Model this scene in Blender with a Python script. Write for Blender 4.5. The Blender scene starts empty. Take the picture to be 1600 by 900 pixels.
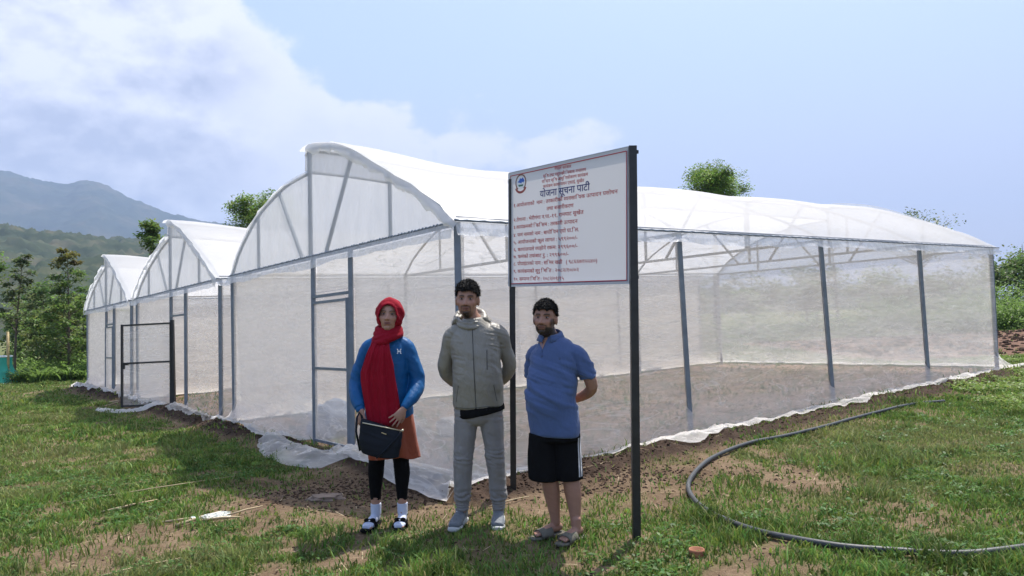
import bpy, bmesh, math, random
import numpy as np
from mathutils import Vector, Matrix, noise
R = math.radians
random.seed(7); rng = np.random.default_rng(11)
scene = bpy.context.scene
col = scene.collection

# ------------------------------------------------------------------ camera
FPX, PITCH, ROLL, CAMH, SL = 1160.8, .0421, -.0233, 1.5, .0273
cam_data = bpy.data.cameras.new("camera"); cam = bpy.data.objects.new("camera", cam_data); col.objects.link(cam)
cam_data.sensor_width = 36; cam_data.lens = 36 * FPX / 1600; cam_data.clip_start = .05; cam_data.clip_end = 20000
fw = Vector((0, math.cos(PITCH), math.sin(PITCH))); ux = Vector((1, 0, 0)); uu = ux.cross(fw)
cX = ux * math.cos(ROLL) + uu * math.sin(ROLL); cU = -ux * math.sin(ROLL) + uu * math.cos(ROLL)
cam.matrix_world = Matrix(((cX.x, cU.x, -fw.x, 0), (cX.y, cU.y, -fw.y, 0), (cX.z, cU.z, -fw.z, CAMH), (0, 0, 0, 1)))
scene.camera = cam
scene.render.resolution_x, scene.render.resolution_y = 1024, 576

# ------------------------------------------------------------------ sky, sun, exposure
SUN_EL, SUN_AZ = R(64), R(32.8)
world = bpy.data.worlds.new("World"); scene.world = world; world.use_nodes = True
wn = world.node_tree.nodes; wl = world.node_tree.links
for n in list(wn): wn.remove(n)
def wnode(t, **k):
    n = wn.new(t)
    for a, b in k.items(): setattr(n, a, b)
    return n
wout = wnode('ShaderNodeOutputWorld'); bg = wnode('ShaderNodeBackground'); bg.inputs['Strength'].default_value = .145
sky = wnode('ShaderNodeTexSky', sky_type='NISHITA', sun_disc=False, sun_elevation=SUN_EL, sun_rotation=SUN_AZ,
            altitude=600, air_density=1.0, dust_density=4.0, ozone_density=1.5)
tc = wnode('ShaderNodeTexCoord')
def math_n(op, a, b=None, clamp=False):
    n = wnode('ShaderNodeMath', operation=op, use_clamp=clamp)
    for i, v in enumerate((a, b)):
        if v is None: continue
        if isinstance(v, (int, float)): n.inputs[i].default_value = v
        else: wl.new(v, n.inputs[i])
    return n.outputs[0]
def wnoise(scale, detail, rough, off=(0, 0, 0), sc=(1, 1, 1.6)):
    m = wnode('ShaderNodeMapping'); m.inputs['Location'].default_value = off; m.inputs['Scale'].default_value = sc
    wl.new(tc.outputs['Generated'], m.inputs['Vector'])
    n = wnode('ShaderNodeTexNoise'); n.inputs['Scale'].default_value = scale; n.inputs['Detail'].default_value = detail
    n.inputs['Roughness'].default_value = rough; wl.new(m.outputs[0], n.inputs['Vector']); return n.outputs['Fac']
def wblob(d, r0, r1):
    """1 near direction d, 0 beyond"""
    v = Vector(d).normalized()
    dot = wnode('ShaderNodeVectorMath', operation='DOT_PRODUCT'); wl.new(tc.outputs['Generated'], dot.inputs[0]); dot.inputs[1].default_value = v
    mr = wnode('ShaderNodeMapRange', interpolation_type='SMOOTHSTEP')
    mr.inputs['From Min'].default_value = math.cos(r1); mr.inputs['From Max'].default_value = math.cos(r0)
    wl.new(dot.outputs['Value'], mr.inputs['Value']); return mr.outputs[0]
def pixdir(u, v):
    return fw + cX * ((u - 800) / FPX) - cU * ((v - 450) / FPX)
n1 = wnoise(2.7, 9, .56, (3.1, 1.7, 0.4)); n2 = wnoise(5.5, 8, .6, (1.1, 4.7, 2.4)); n3 = wnoise(1.3, 3, .5, (7.1, 2.7, 5.4), (1, 1, 2.5))
def cmask(thresh, width, field):
    mr = wnode('ShaderNodeMapRange', interpolation_type='SMOOTHSTEP'); mr.inputs['From Min'].default_value = thresh; mr.inputs['From Max'].default_value = thresh + width
    wl.new(field, mr.inputs['Value']); return mr.outputs[0]
blobs = None
for (u, v, r0, r1, w) in [(60, 120, .02, .30, .42), (230, 90, .02, .20, .26), (60, 330, .05, .45, .38), (330, 230, .02, .26, .30), (-300, 150, .1, .6, .4), (440, 150, .01, .13, .2), (600, 235, .01, .13, .24),
                          (760, 262, .01, .17, .22), (910, 270, .01, .15, .16), (1500, 500, .05, .7, .07)]:
    b = math_n('MULTIPLY', wblob(pixdir(u, v), r0, r1), w)
    blobs = b if blobs is None else math_n('MAXIMUM', blobs, b)
field = math_n('ADD', math_n('MULTIPLY', blobs, 2.3), -1.42)
field = math_n('ADD', field, math_n('MULTIPLY', n1, 1.45))
field = math_n('ADD', field, math_n('MULTIPLY', n2, .65))
CT = 0.
mask = math_n('MULTIPLY', cmask(CT, .10, field), .86)
thick = cmask(CT + .05, .34, field)
# cloud colour: brighter edges, greyer core
n1u = wnoise(2.7, 9, .56, (3.1, 1.7, 0.4 + .035)); n2u = wnoise(5.5, 8, .6, (1.1, 4.7, 2.4 + .03))
rel = math_n('ADD', math_n('MULTIPLY', math_n('SUBTRACT', n1u, n1), 7.5), math_n('MULTIPLY', math_n('SUBTRACT', n2u, n2), 3.2))
shade = math_n('MULTIPLY', thick, math_n('ADD', rel, .52), True)
cc = wnode('ShaderNodeMix', data_type='RGBA'); wl.new(shade, cc.inputs['Factor'])
cc.inputs['A'].default_value = (4.5, 4.5, 4.9, 1); cc.inputs['B'].default_value = (2.15, 2.3, 2.95, 1)
# thin veil low in the sky
sx = wnode('ShaderNodeSeparateXYZ'); wl.new(tc.outputs['Generated'], sx.inputs[0])
veil = wnode('ShaderNodeMapRange', interpolation_type='SMOOTHSTEP'); wl.new(sx.outputs['Z'], veil.inputs['Value'])
veil.inputs['From Min'].default_value = .75; veil.inputs['From Max'].default_value = -.05; veil.inputs['To Max'].default_value = .97; veil.inputs['To Min'].default_value = .35
vm = wnode('ShaderNodeMix', data_type='RGBA'); wl.new(veil.outputs[0], vm.inputs['Factor']); wl.new(sky.outputs[0], vm.inputs['A'])
vc = wnode('ShaderNodeMix', data_type='RGBA'); vc.inputs['A'].default_value = (3.2, 3.1, 3.65, 1); vc.inputs['B'].default_value = (2.35, 2.95, 4.3, 1)
vr = wnode('ShaderNodeMapRange', interpolation_type='SMOOTHSTEP'); wl.new(sx.outputs['Z'], vr.inputs['Value']); vr.inputs['From Min'].default_value = .02; vr.inputs['From Max'].default_value = .36
wl.new(vr.outputs[0], vc.inputs['Factor']); wl.new(vc.outputs['Result'], vm.inputs['B'])
fm = wnode('ShaderNodeMix', data_type='RGBA'); wl.new(mask, fm.inputs['Factor']); wl.new(vm.outputs['Result'], fm.inputs['A']); wl.new(cc.outputs['Result'], fm.inputs['B'])
wl.new(fm.outputs['Result'], bg.inputs['Color']); wl.new(bg.outputs[0], wout.inputs['Surface'])

sd = bpy.data.lights.new("sun", 'SUN'); sd.energy = 3.9; sd.angle = R(.5); sd.color = (1, .95, .87)
sun = bpy.data.objects.new("sun", sd); col.objects.link(sun)
sdir = Vector((math.sin(SUN_AZ) * math.cos(SUN_EL), math.cos(SUN_AZ) * math.cos(SUN_EL), math.sin(SUN_EL)))
sun.rotation_euler = sdir.to_track_quat('Z', 'Y').to_euler(); sun.location = (0, 0, 30)
vs = scene.view_settings; vs.view_transform = 'Standard'; vs.look = 'None'; vs.exposure = .96; vs.gamma = 1
scene.cycles.max_bounces = 8; scene.cycles.transparent_max_bounces = 24; scene.cycles.diffuse_bounces = 4
scene.cycles.use_denoising = True; scene.cycles.volume_bounces = 0

# ------------------------------------------------------------------ helpers
def tag(o, label=None, cat=None, group=None, kind=None):
    if label: o['label'] = label
    if cat: o['category'] = cat
    if group: o['group'] = group
    if kind: o['kind'] = kind
    return o
def empty(name, loc, rz=0):
    o = bpy.data.objects.new(name, None); col.objects.link(o); o.location = loc; o.rotation_euler = (0, 0, rz); o.empty_display_size = .2
    return o
def link(name, me, mat=None, parent=None, smooth=False, world=True):
    """world=True: vertices are in scene coordinates and get moved into the parent's frame"""
    o = bpy.data.objects.new(name, me); col.objects.link(o)
    if mat is not None:
        for m in (mat if isinstance(mat, (list, tuple)) else [mat]): me.materials.append(m)
    if parent is not None:
        root = parent; off = Vector((0, 0, 0))
        while root is not None: off += root.location; root = root.parent
        if world: me.transform(Matrix.Translation(-off))
        o.parent = parent
    if smooth: me.polygons.foreach_set('use_smooth', [True] * len(me.polygons))
    return o
class MB:
    def __init__(s): s.v = []; s.f = []
    def add(s, v, f):
        n = len(s.v); s.v += [tuple(p) for p in v]; s.f += [tuple(i + n for i in q) for q in f]; return s
    def box(s, c, d, M=None):
        x, y, z = [k / 2 for k in d]; v = []
        for sx_, sy_, sz_ in ((-1,-1,-1),(1,-1,-1),(1,1,-1),(-1,1,-1),(-1,-1,1),(1,-1,1),(1,1,1),(-1,1,1)):
            p = Vector((sx_ * x, sy_ * y, sz_ * z))
            if M is not None: p = M @ p
            v.append(p + Vector(c))
        return s.add(v, [(0,3,2,1),(4,5,6,7),(0,1,5,4),(1,2,6,5),(2,3,7,6),(3,0,4,7)])
    def bar(s, a, b, w, d=None, up=(0, 0, 1)):
        """rectangular bar from a to b, w wide across, d deep"""
        d = d or w; a = Vector(a); b = Vector(b); T = (b - a).normalized(); up = Vector(up)
        if abs(T.dot(up)) > .95: up = Vector((0, 1, 0))
        S = T.cross(up).normalized(); U = S.cross(T)
        v = [p + S * (i * w / 2) + U * (j * d / 2) for p in (a, b) for i, j in ((-1,-1),(1,-1),(1,1),(-1,1))]
        return s.add(v, [(0,1,2,3),(7,6,5,4),(0,4,5,1),(1,5,6,2),(2,6,7,3),(3,7,4,0)])
    def tube(s, pts, r, n=8, caps=True):
        pts = [Vector(p) for p in pts]; N = len(pts); rr = r if isinstance(r, (list, tuple)) else [r] * N
        V = []; U0 = None
        for i, p in enumerate(pts):
            T = (pts[min(i + 1, N - 1)] - pts[max(i - 1, 0)]).normalized()
            if U0 is None: U0 = Vector((0, 0, 1)) if abs(T.z) < .9 else Vector((1, 0, 0))
            S = T.cross(U0).normalized(); U0 = S.cross(T).normalized()
            for k in range(n):
                a = 2 * math.pi * k / n; V.append(p + (S * math.cos(a) + U0 * math.sin(a)) * rr[i])
        F = [(i * n + k, i * n + (k + 1) % n, (i + 1) * n + (k + 1) % n, (i + 1) * n + k) for i in range(N - 1) for k in range(n)]
        if caps: F += [tuple(range(n))[::-1], tuple((N - 1) * n + k for k in range(n))]
        return s.add(V, F)
    def mesh(s, name='m'):
        me = bpy.data.meshes.new(name); me.from_pydata([tuple(v) for v in s.v], [], s.f); me.update(); return me
    def build(s, name, mat, parent=None, smooth=False):
        return link(name, s.mesh(name), mat, parent, smooth)
def np_mesh(name, V, F, n=None):
    """V (N,3) float, F (M,k) int -> mesh fast"""
    me = bpy.data.meshes.new(name); V = np.asarray(V, np.float32); F = np.asarray(F, np.int32); k = F.shape[1]
    me.vertices.add(len(V)); me.vertices.foreach_set('co', V.ravel())
    me.loops.add(F.size); me.loops.foreach_set('vertex_index', F.ravel())
    me.polygons.add(len(F)); me.polygons.foreach_set('loop_start', np.arange(0, F.size, k, dtype=np.int32))
    me.update(calc_edges=True); return me
def set_attr(me, name, arr):
    arr = np.asarray(arr, np.float32)
    if arr.ndim == 1:
        a = me.attributes.new(name, 'FLOAT', 'POINT'); a.data.foreach_set('value', arr)
    else:
        if arr.shape[1] == 3: arr = np.concatenate([arr, np.ones((len(arr), 1), np.float32)], 1)
        a = me.attributes.new(name, 'FLOAT_COLOR', 'POINT'); a.data.foreach_set('color', arr.ravel())
def grid_faces(nu, nv):
    i = np.arange(nu - 1)[:, None] * nv + np.arange(nv - 1)[None]; i = i.ravel()
    return np.stack([i, i + 1, i + nv + 1, i + nv], 1)
# numpy value noise
def hsh(ix, iy, sd=0):
    h = (ix.astype(np.int64) * 374761393 + iy.astype(np.int64) * 668265263 + sd * 1442695041) & 0xffffffff
    h = ((h ^ (h >> 13)) * 1274126177) & 0xffffffff
    return ((h ^ (h >> 16)) & 0xffff) / 65535.0
def vnoise(x, y, sd=0):
    x = np.asarray(x, float); y = np.asarray(y, float)
    ix = np.floor(x); iy = np.floor(y); fx = x - ix; fy = y - iy; fx = fx * fx * (3 - 2 * fx); fy = fy * fy * (3 - 2 * fy)
    a = hsh(ix, iy, sd); b = hsh(ix + 1, iy, sd); c = hsh(ix, iy + 1, sd); d = hsh(ix + 1, iy + 1, sd)
    return (a * (1 - fx) + b * fx) * (1 - fy) + (c * (1 - fx) + d * fx) * fy
def fbm(x, y, oct=4, sd=0, rough=.5):
    t = 0; w = 1; W = 0
    for o in range(oct):
        t = t + w * vnoise(np.asarray(x) * 2 ** o + 17.3 * o, np.asarray(y) * 2 ** o - 9.1 * o, sd + o); W += w; w *= rough
    return t / W
def sstep(a, b, x):
    t = np.clip((np.asarray(x, float) - a) / (b - a), 0, 1); return t * t * (3 - 2 * t)
def gz(x): return 2.5 * np.tanh(SL * np.asarray(x, float) / 2.5)

# ------------------------------------------------------------------ materials
def mat(name, color=(.5, .5, .5), rough=.6, metal=0., spec=.5, bump=0., bscale=40., var=0., vscale=6., **k):
    m = bpy.data.materials.new(name); m.use_nodes = True; nt = m.node_tree; p = nt.nodes['Principled BSDF']
    p.inputs['Base Color'].default_value = (*color, 1); p.inputs['Roughness'].default_value = rough; p.inputs['Metallic'].default_value = metal
    p.inputs['Specular IOR Level'].default_value = spec
    tcn = nt.nodes.new('ShaderNodeTexCoord')
    if var:
        n = nt.nodes.new('ShaderNodeTexNoise'); n.inputs['Scale'].default_value = vscale; n.inputs['Detail'].default_value = 6; nt.links.new(tcn.outputs['Object'], n.inputs['Vector'])
        r = nt.nodes.new('ShaderNodeValToRGB'); r.color_ramp.elements[0].position = .3; r.color_ramp.elements[1].position = .7
        r.color_ramp.elements[0].color = (*[c * (1 - var) for c in color], 1); r.color_ramp.elements[1].color = (*[min(1, c * (1 + var)) for c in color], 1)
        nt.links.new(n.outputs['Fac'], r.inputs[0]); nt.links.new(r.outputs[0], p.inputs['Base Color'])
    if bump:
        n = nt.nodes.new('ShaderNodeTexNoise'); n.inputs['Scale'].default_value = bscale; n.inputs['Detail'].default_value = 5; nt.links.new(tcn.outputs['Object'], n.inputs['Vector'])
        b = nt.nodes.new('ShaderNodeBump'); b.inputs['Strength'].default_value = bump; b.inputs['Distance'].default_value = k.get('bdist', .01); nt.links.new(n.outputs['Fac'], b.inputs['Height']); nt.links.new(b.outputs[0], p.inputs['Normal'])
        if k.get('crease'):
            mp = nt.nodes.new('ShaderNodeMapping'); mp.inputs['Scale'].default_value = (1, 1, .55); mp.inputs['Rotation'].default_value = (.3, .5, .2); nt.links.new(tcn.outputs['Object'], mp.inputs['Vector'])
            n2_ = nt.nodes.new('ShaderNodeTexNoise'); n2_.inputs['Scale'].default_value = 16; n2_.inputs['Detail'].default_value = 5; n2_.inputs['Distortion'].default_value = 1.2; nt.links.new(mp.outputs[0], n2_.inputs['Vector'])
            b2 = nt.nodes.new('ShaderNodeBump'); b2.inputs['Strength'].default_value = k['crease']; b2.inputs['Distance'].default_value = .02; nt.links.new(n2_.outputs['Fac'], b2.inputs['Height']); nt.links.new(b2.outputs[0], b.inputs['Normal'])
    if 'sheen' in k: p.inputs['Sheen Weight'].default_value = k['sheen']
    return m
def vcol_mat(name, attr='col', rough=.7, trans=0., spec=.3, bump=0., bscale=60., bdist=.004):
    m = bpy.data.materials.new(name); m.use_nodes = True; nt = m.node_tree; p = nt.nodes['Principled BSDF']
    a = nt.nodes.new('ShaderNodeAttribute'); a.attribute_name = attr; nt.links.new(a.outputs['Color'], p.inputs['Base Color'])
    p.inputs['Roughness'].default_value = rough; p.inputs['Specular IOR Level'].default_value = spec
    if bump:
        tcn = nt.nodes.new('ShaderNodeTexCoord'); n = nt.nodes.new('ShaderNodeTexNoise'); n.inputs['Scale'].default_value = bscale; n.inputs['Detail'].default_value = 5; nt.links.new(tcn.outputs['Object'], n.inputs['Vector'])
        b = nt.nodes.new('ShaderNodeBump'); b.inputs['Strength'].default_value = bump; b.inputs['Distance'].default_value = bdist; nt.links.new(n.outputs['Fac'], b.inputs['Height']); nt.links.new(b.outputs[0], p.inputs['Normal'])
    if trans:
        t = nt.nodes.new('ShaderNodeBsdfTranslucent'); nt.links.new(a.outputs['Color'], t.inputs['Color'])
        mx = nt.nodes.new('ShaderNodeMixShader'); mx.inputs[0].default_value = trans; nt.links.new(p.outputs[0], mx.inputs[1]); nt.links.new(t.outputs[0], mx.inputs[2])
        nt.links.new(mx.outputs[0], nt.nodes['Material Output'].inputs['Surface'])
    return m
def film(name, color, opac, transl, wr_scale, wr_amt, attr=None, stretch=(1, 1, 1), gloss=.12, streak=.0, rough=.35, ridge=0.):
    """thin plastic film or net: part see-through, part white scattering on both sides"""
    m = bpy.data.materials.new(name); m.use_nodes = True; nt = m.node_tree; N = nt.nodes; L = nt.links
    for n in list(N): N.remove(n)
    out = N.new('ShaderNodeOutputMaterial'); tcn = N.new('ShaderNodeTexCoord'); mp = N.new('ShaderNodeMapping'); mp.inputs['Scale'].default_value = stretch
    L.new(tcn.outputs['Object'], mp.inputs['Vector'])
    nz = N.new('ShaderNodeTexNoise'); nz.inputs['Scale'].default_value = wr_scale; nz.inputs['Detail'].default_value = 7; nz.inputs['Roughness'].default_value = .6; nz.inputs['Distortion'].default_value = .8; L.new(mp.outputs[0], nz.inputs['Vector'])
    bp = N.new('ShaderNodeBump'); bp.inputs['Strength'].default_value = wr_amt; bp.inputs['Distance'].default_value = .03; L.new(nz.outputs['Fac'], bp.inputs['Height'])
    d = N.new('ShaderNodeBsdfDiffuse'); d.inputs['Color'].default_value = (*color, 1); L.new(bp.outputs[0], d.inputs['Normal'])
    t = N.new('ShaderNodeBsdfTranslucent'); t.inputs['Color'].default_value = (*color, 1); L.new(bp.outputs[0], t.inputs['Normal'])
    g = N.new('ShaderNodeBsdfGlossy'); g.inputs['Roughness'].default_value = rough; g.inputs['Color'].default_value = (.8, .8, .8, 1); L.new(bp.outputs[0], g.inputs['Normal'])
    m1 = N.new('ShaderNodeMixShader'); m1.inputs[0].default_value = transl; L.new(d.outputs[0], m1.inputs[1]); L.new(t.outputs[0], m1.inputs[2])
    m2 = N.new('ShaderNodeMixShader'); m2.inputs[0].default_value = gloss; L.new(m1.outputs[0], m2.inputs[1]); L.new(g.outputs[0], m2.inputs[2])
    tr = N.new('ShaderNodeBsdfTransparent'); m3 = N.new('ShaderNodeMixShader'); L.new(tr.outputs[0], m3.inputs[1]); L.new(m2.outputs[0], m3.inputs[2])
    src = None
    if attr:
        a = N.new('ShaderNodeAttribute'); a.attribute_name = attr; src = a.outputs['Fac']
    if streak:
        mr = N.new('ShaderNodeMapRange'); mr.inputs['From Min'].default_value = .35; mr.inputs['From Max'].default_value = .68; mr.inputs['To Min'].default_value = -streak * .6; mr.inputs['To Max'].default_value = streak; L.new(nz.outputs['Fac'], mr.inputs['Value'])
        ad = N.new('ShaderNodeMath'); ad.operation = 'ADD'; ad.use_clamp = True; L.new(mr.outputs[0], ad.inputs[0])
        if src: L.new(src, ad.inputs[1])
        else: ad.inputs[1].default_value = opac
        src = ad.outputs[0]
        if ridge:
            mp2 = N.new('ShaderNodeMapping'); mp2.inputs['Scale'].default_value = (.5, .5, 2.4); mp2.inputs['Rotation'].default_value = (.12, -.10, 0); L.new(tcn.outputs['Object'], mp2.inputs['Vector'])
            for sc2, am in ((1.6, ridge), (4.3, ridge * .6)):
                n2 = N.new('ShaderNodeTexNoise'); n2.inputs['Scale'].default_value = sc2; n2.inputs['Detail'].default_value = 3; n2.inputs['Distortion'].default_value = 1.0; L.new(mp2.outputs[0], n2.inputs['Vector'])
                s1 = N.new('ShaderNodeMath'); s1.operation = 'SUBTRACT'; L.new(n2.outputs['Fac'], s1.inputs[0]); s1.inputs[1].default_value = .5
                s2 = N.new('ShaderNodeMath'); s2.operation = 'ABSOLUTE'; L.new(s1.outputs[0], s2.inputs[0])
                r2 = N.new('ShaderNodeMapRange'); r2.inputs['From Min'].default_value = .016; r2.inputs['From Max'].default_value = 0; r2.inputs['To Max'].default_value = am; L.new(s2.outputs[0], r2.inputs['Value'])
                a2 = N.new('ShaderNodeMath'); a2.operation = 'ADD'; a2.use_clamp = True; L.new(r2.outputs[0], a2.inputs[0]); L.new(src, a2.inputs[1]); src = a2.outputs[0]
    if src: L.new(src, m3.inputs[0])
    else: m3.inputs[0].default_value = opac
    L.new(m3.outputs[0], out.inputs['Surface']); return m

M = {}
M['galv'] = mat('galvanised_steel', (.19, .22, .26), .45, .35, var=.15, vscale=9, bump=.1, bscale=80)
M['galv_in'] = mat('galvanised_pipe', (.34, .34, .34), .5, .35, var=.1, vscale=9)
M['black_paint'] = mat('black_paint', (.018, .018, .020), .38, 0, .5, bump=.08, bscale=120, var=.3, vscale=14)
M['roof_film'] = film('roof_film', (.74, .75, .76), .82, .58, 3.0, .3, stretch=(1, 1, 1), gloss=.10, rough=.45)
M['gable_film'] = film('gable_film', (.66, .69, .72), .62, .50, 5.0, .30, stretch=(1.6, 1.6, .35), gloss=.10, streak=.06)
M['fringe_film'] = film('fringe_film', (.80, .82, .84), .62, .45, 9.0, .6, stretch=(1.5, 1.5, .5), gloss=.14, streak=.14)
M['net'] = film('insect_net', (.88, .85, .81), .42, .52, 2.1, .5, attr='dens', stretch=(.55, .55, 3.2), gloss=.02, streak=.10, rough=.5, ridge=.22)

# ------------------------------------------------------------------ greenhouse layout (a along the long wall, b along the row of gables)
OX, OY, TH, TB, GL, EV = -.4851, 7.0225, .6649, 7.0281, 13.1, 2.46
ct, st = math.cos(TH), math.sin(TH)
def GW(a, b, z):
    x = OX - b * st + a * ct; y = OY + b * ct + a * st
    return Vector((x, y, float(gz(x)) + z))
def GWn(a, b, z):
    x = OX - b * st + a * ct; y = OY + b * ct + a * st
    return np.stack([x, y, gz(x) + z], -1)
def toab(x, y):
    dx = np.asarray(x) - OX; dy = np.asarray(y) - OY
    return dx * ct + dy * st, -dx * st + dy * ct
BAYS = [(0.0, 6.77), (7.36, 13.99), (14.55, 21.2)]

# ------------------------------------------------------------------ ground
def berm(a, b):
    """raised loose soil outside the walls"""
    h = 0 * a
    n = .45 + .9 * fbm(a * 1.3 + 4, b * 1.3, 4, 31)
    for b0, b1 in BAYS:
        dfront = np.where((b > b0 - .2) & (b < b1 + .2), -a, 9)
        h = np.maximum(h, np.exp(-((dfront - .32) / .24) ** 2) * n * (.10 + .05 * (b > 5.0)))
    dright = np.where((a > -.5) & (a < GL), -b, 9)
    h = np.maximum(h, np.exp(-((dright - .62) / .30) ** 2) * n * .12)
    return h
def inside(a, b, m=.1):
    r = np.zeros(np.shape(a), bool)
    for b0, b1 in BAYS: r |= (b > b0 - m) & (b < b1 + m) & (a > -m) & (a < GL + m)
    return r
def cover(x, y):
    """grass cover 0..1"""
    a, b = toab(x, y)
    patch = fbm(x * .55, y * .55, 4, 5); fine = fbm(x * 2.6, y * 2.6, 3, 9)
    c = sstep(.38, .56, .46 * patch + .32 * fine + .22 * fbm(x * 8, y * 8, 2, 19))
    lush = sstep(0, 5, -x - 1.0) * .25 + sstep(1.5, 4, x) * .34        # greener left and right of the people
    c = np.clip(c + lush, 0, 1)
    # trampled bare soil in front of the corner
    bare = np.exp(-(((x + .3) / 2.0) ** 2 + ((y - 6.6) / .95) ** 2)); c = c * (1 - .95 * np.clip(bare * 1.5, 0, 1))
    bare2 = np.exp(-(((x - .25) / 1.1) ** 2 + ((y - 5.0) / .65) ** 2)); c = c * (1 - .72 * bare2)
    bare4 = np.exp(-(((x + .9) / 1.3) ** 2 + ((y - 5.9) / .55) ** 2)); c = c * (1 - .6 * bare4)
    bare5 = fbm(x * .9 + 40, y * .9, 3, 88); c = c * (1 - .55 * sstep(.55, .66, bare5))
    bare3 = np.exp(-(((x + 2.1) / 1.0) ** 2 + ((y - 7.2) / .9) ** 2)); c = c * (1 - .7 * bare3)
    near = np.zeros(np.shape(x))
    df = np.where((b > -.6) & (b < 21.4), -a, 9); near = np.maximum(near, (1 - sstep(.55, .95, df)) * (df > -.1))
    dr = np.where((a > -.6) & (a < GL + .1), -b, 9); near = np.maximum(near, (1 - sstep(.75, 1.15, dr)) * (dr > -.1))
    c = c * (1 - .93 * near)
    c = np.where(inside(a, b, .25), .04, c)
    c = np.where((x > 9.2) & (y > 17.6 + .3 * fbm(x, y, 3, 3)) & (y < 30.5) & (a > GL), 0, c)
    return c
def ground_z(x, y, detail=True):
    x = np.asarray(x, float); y = np.asarray(y, float); a, b = toab(x, y)
    d = np.hypot(x, y); k = 1 - sstep(25, 60, d)
    z = gz(x) + k * (.07 * (fbm(x * .9, y * .9, 3, 71) - .5)) * (~inside(a, b, .6))
    if detail:
        z = z + k * (.040 * (fbm(x * 4, y * 4, 4, 72) - .5)) * (1 - .6 * inside(a, b, .1))
        z = z + berm(a, b) * (1 + 1.1 * (fbm(x * 9, y * 9, 3, 73) - .5))
    till = sstep(17.3, 18.2, y) * (1 - sstep(30, 31, y)) * sstep(9, 9.6, x) * (a > GL)
    z = z + till * .10 * fbm(x * 3, y * 3, 3, 74) + .02 * till * np.sin(y * 7)
    return z
def axis(lo, hi, step, far, ratio=1.12):
    core = list(np.arange(lo, hi + 1e-6, step)); out = core[:]; s = step; p = core[-1]
    while p < far: s *= ratio; p += s; out.append(p)
    s = step; p = core[0]; pre = []
    while p > -far: s *= ratio; p -= s; pre.append(p)
    return np.array(pre[::-1] + out)
gxs = axis(-8, 7.5, .05, 5000, 1.045); gys = axis(3.2, 13.5, .05, 5000, 1.045)
X, Y = np.meshgrid(gxs, gys, indexing='ij'); Xf, Yf = X.ravel(), Y.ravel()
Zf = ground_z(Xf, Yf)
gme = np_mesh('ground', np.stack([Xf, Yf, Zf], 1), grid_faces(len(gxs), len(gys))[:, ::-1])
ga, gb = toab(Xf, Yf)
set_attr(gme, 'cover', np.where(np.hypot(Xf, Yf) > 45, .9, cover(Xf, Yf)))
bm_ = berm(ga, gb)
set_attr(gme, 'loose', np.clip(sstep(.02, .07, bm_) + np.exp(-(((Xf + .3) / 1.6) ** 2 + ((Yf - 6.9) / .5) ** 2)) * .8, 0, 1))
set_attr(gme, 'inside', inside(ga, gb, .02).astype(float))
till = sstep(17.2, 18, Yf) * (1 - sstep(30.4, 31, Yf)) * sstep(9, 9.6, Xf) * (ga > GL)
till = np.maximum(till, np.exp(-(((Xf + 15.6) / 1.2) ** 2 + ((Yf - 29.5) / 1.0) ** 2)))
set_attr(gme, 'till', till)
gm = bpy.data.materials.new('field_ground'); gm.use_nodes = True; nt = gm.node_tree; N = nt.nodes; L = nt.links; P = N['Principled BSDF']; P.inputs['Roughness'].default_value = .95; P.inputs['Specular IOR Level'].default_value = .15
def at_(n): a = N.new('ShaderNodeAttribute'); a.attribute_name = n; return a.outputs['Fac']
def nz_(s, d=6, r=.6):
    n = N.new('ShaderNodeTexNoise'); n.inputs['Scale'].default_value = s; n.inputs['Detail'].default_value = d; n.inputs['Roughness'].default_value = r; t = N.new('ShaderNodeTexCoord'); L.new(t.outputs['Object'], n.inputs['Vector']); return n.outputs['Fac']
def rmp(f, stops):
    r = N.new('ShaderNodeValToRGB'); L.new(f, r.inputs[0]); e = r.color_ramp.elements
    e[0].position, e[0].color = stops[0][0], (*stops[0][1], 1); e[1].position, e[1].color = stops[-1][0], (*stops[-1][1], 1)
    for p_, c_ in stops[1:-1]: q = e.new(p_); q.color = (*c_, 1)
    return r.outputs[0]
def mixc(f, a, b):
    m = N.new('ShaderNodeMix'); m.data_type = 'RGBA'; L.new(f, m.inputs['Factor']); L.new(a, m.inputs['A']); L.new(b, m.inputs['B']); return m.outputs['Result']
def avg(a, b):
    m1 = N.new('ShaderNodeMath'); m1.operation = 'ADD'; L.new(a, m1.inputs[0]); L.new(b, m1.inputs[1]); m2 = N.new('ShaderNodeMath'); m2.operation = 'MULTIPLY'; L.new(m1.outputs[0], m2.inputs[0]); m2.inputs[1].default_value = .5; return m2.outputs[0]
soil = rmp(avg(nz_(2.2, 9, .7), nz_(38, 6, .75)), [(.36, (.070, .045, .028)), (.48, (.145, .098, .060)), (.56, (.20, .140, .088)), (.66, (.29, .215, .14))])
dark = rmp(nz_(9, 8, .7), [(.3, (.030, .019, .013)), (.6, (.062, .040, .028)), (.8, (.10, .065, .045))])
insoil = rmp(nz_(1.1, 9, .75), [(.3, (.19, .125, .080)), (.5, (.33, .225, .15)), (.75, (.44, .32, .22))])
tillc = rmp(nz_(5, 8, .7), [(.35, (.10, .055, .036)), (.7, (.22, .13, .09))])
green = rmp(nz_(1.4, 9, .75), [(.3, (.07, .085, .03)), (.52, (.12, .14, .045)), (.75, (.19, .19, .08))])
c_ = mixc(at_('cover'), soil, green); c_ = mixc(at_('inside'), c_, insoil); c_ = mixc(at_('till'), c_, tillc); c_ = mixc(at_('loose'), c_, dark)
L.new(c_, P.inputs['Base Color'])
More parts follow.
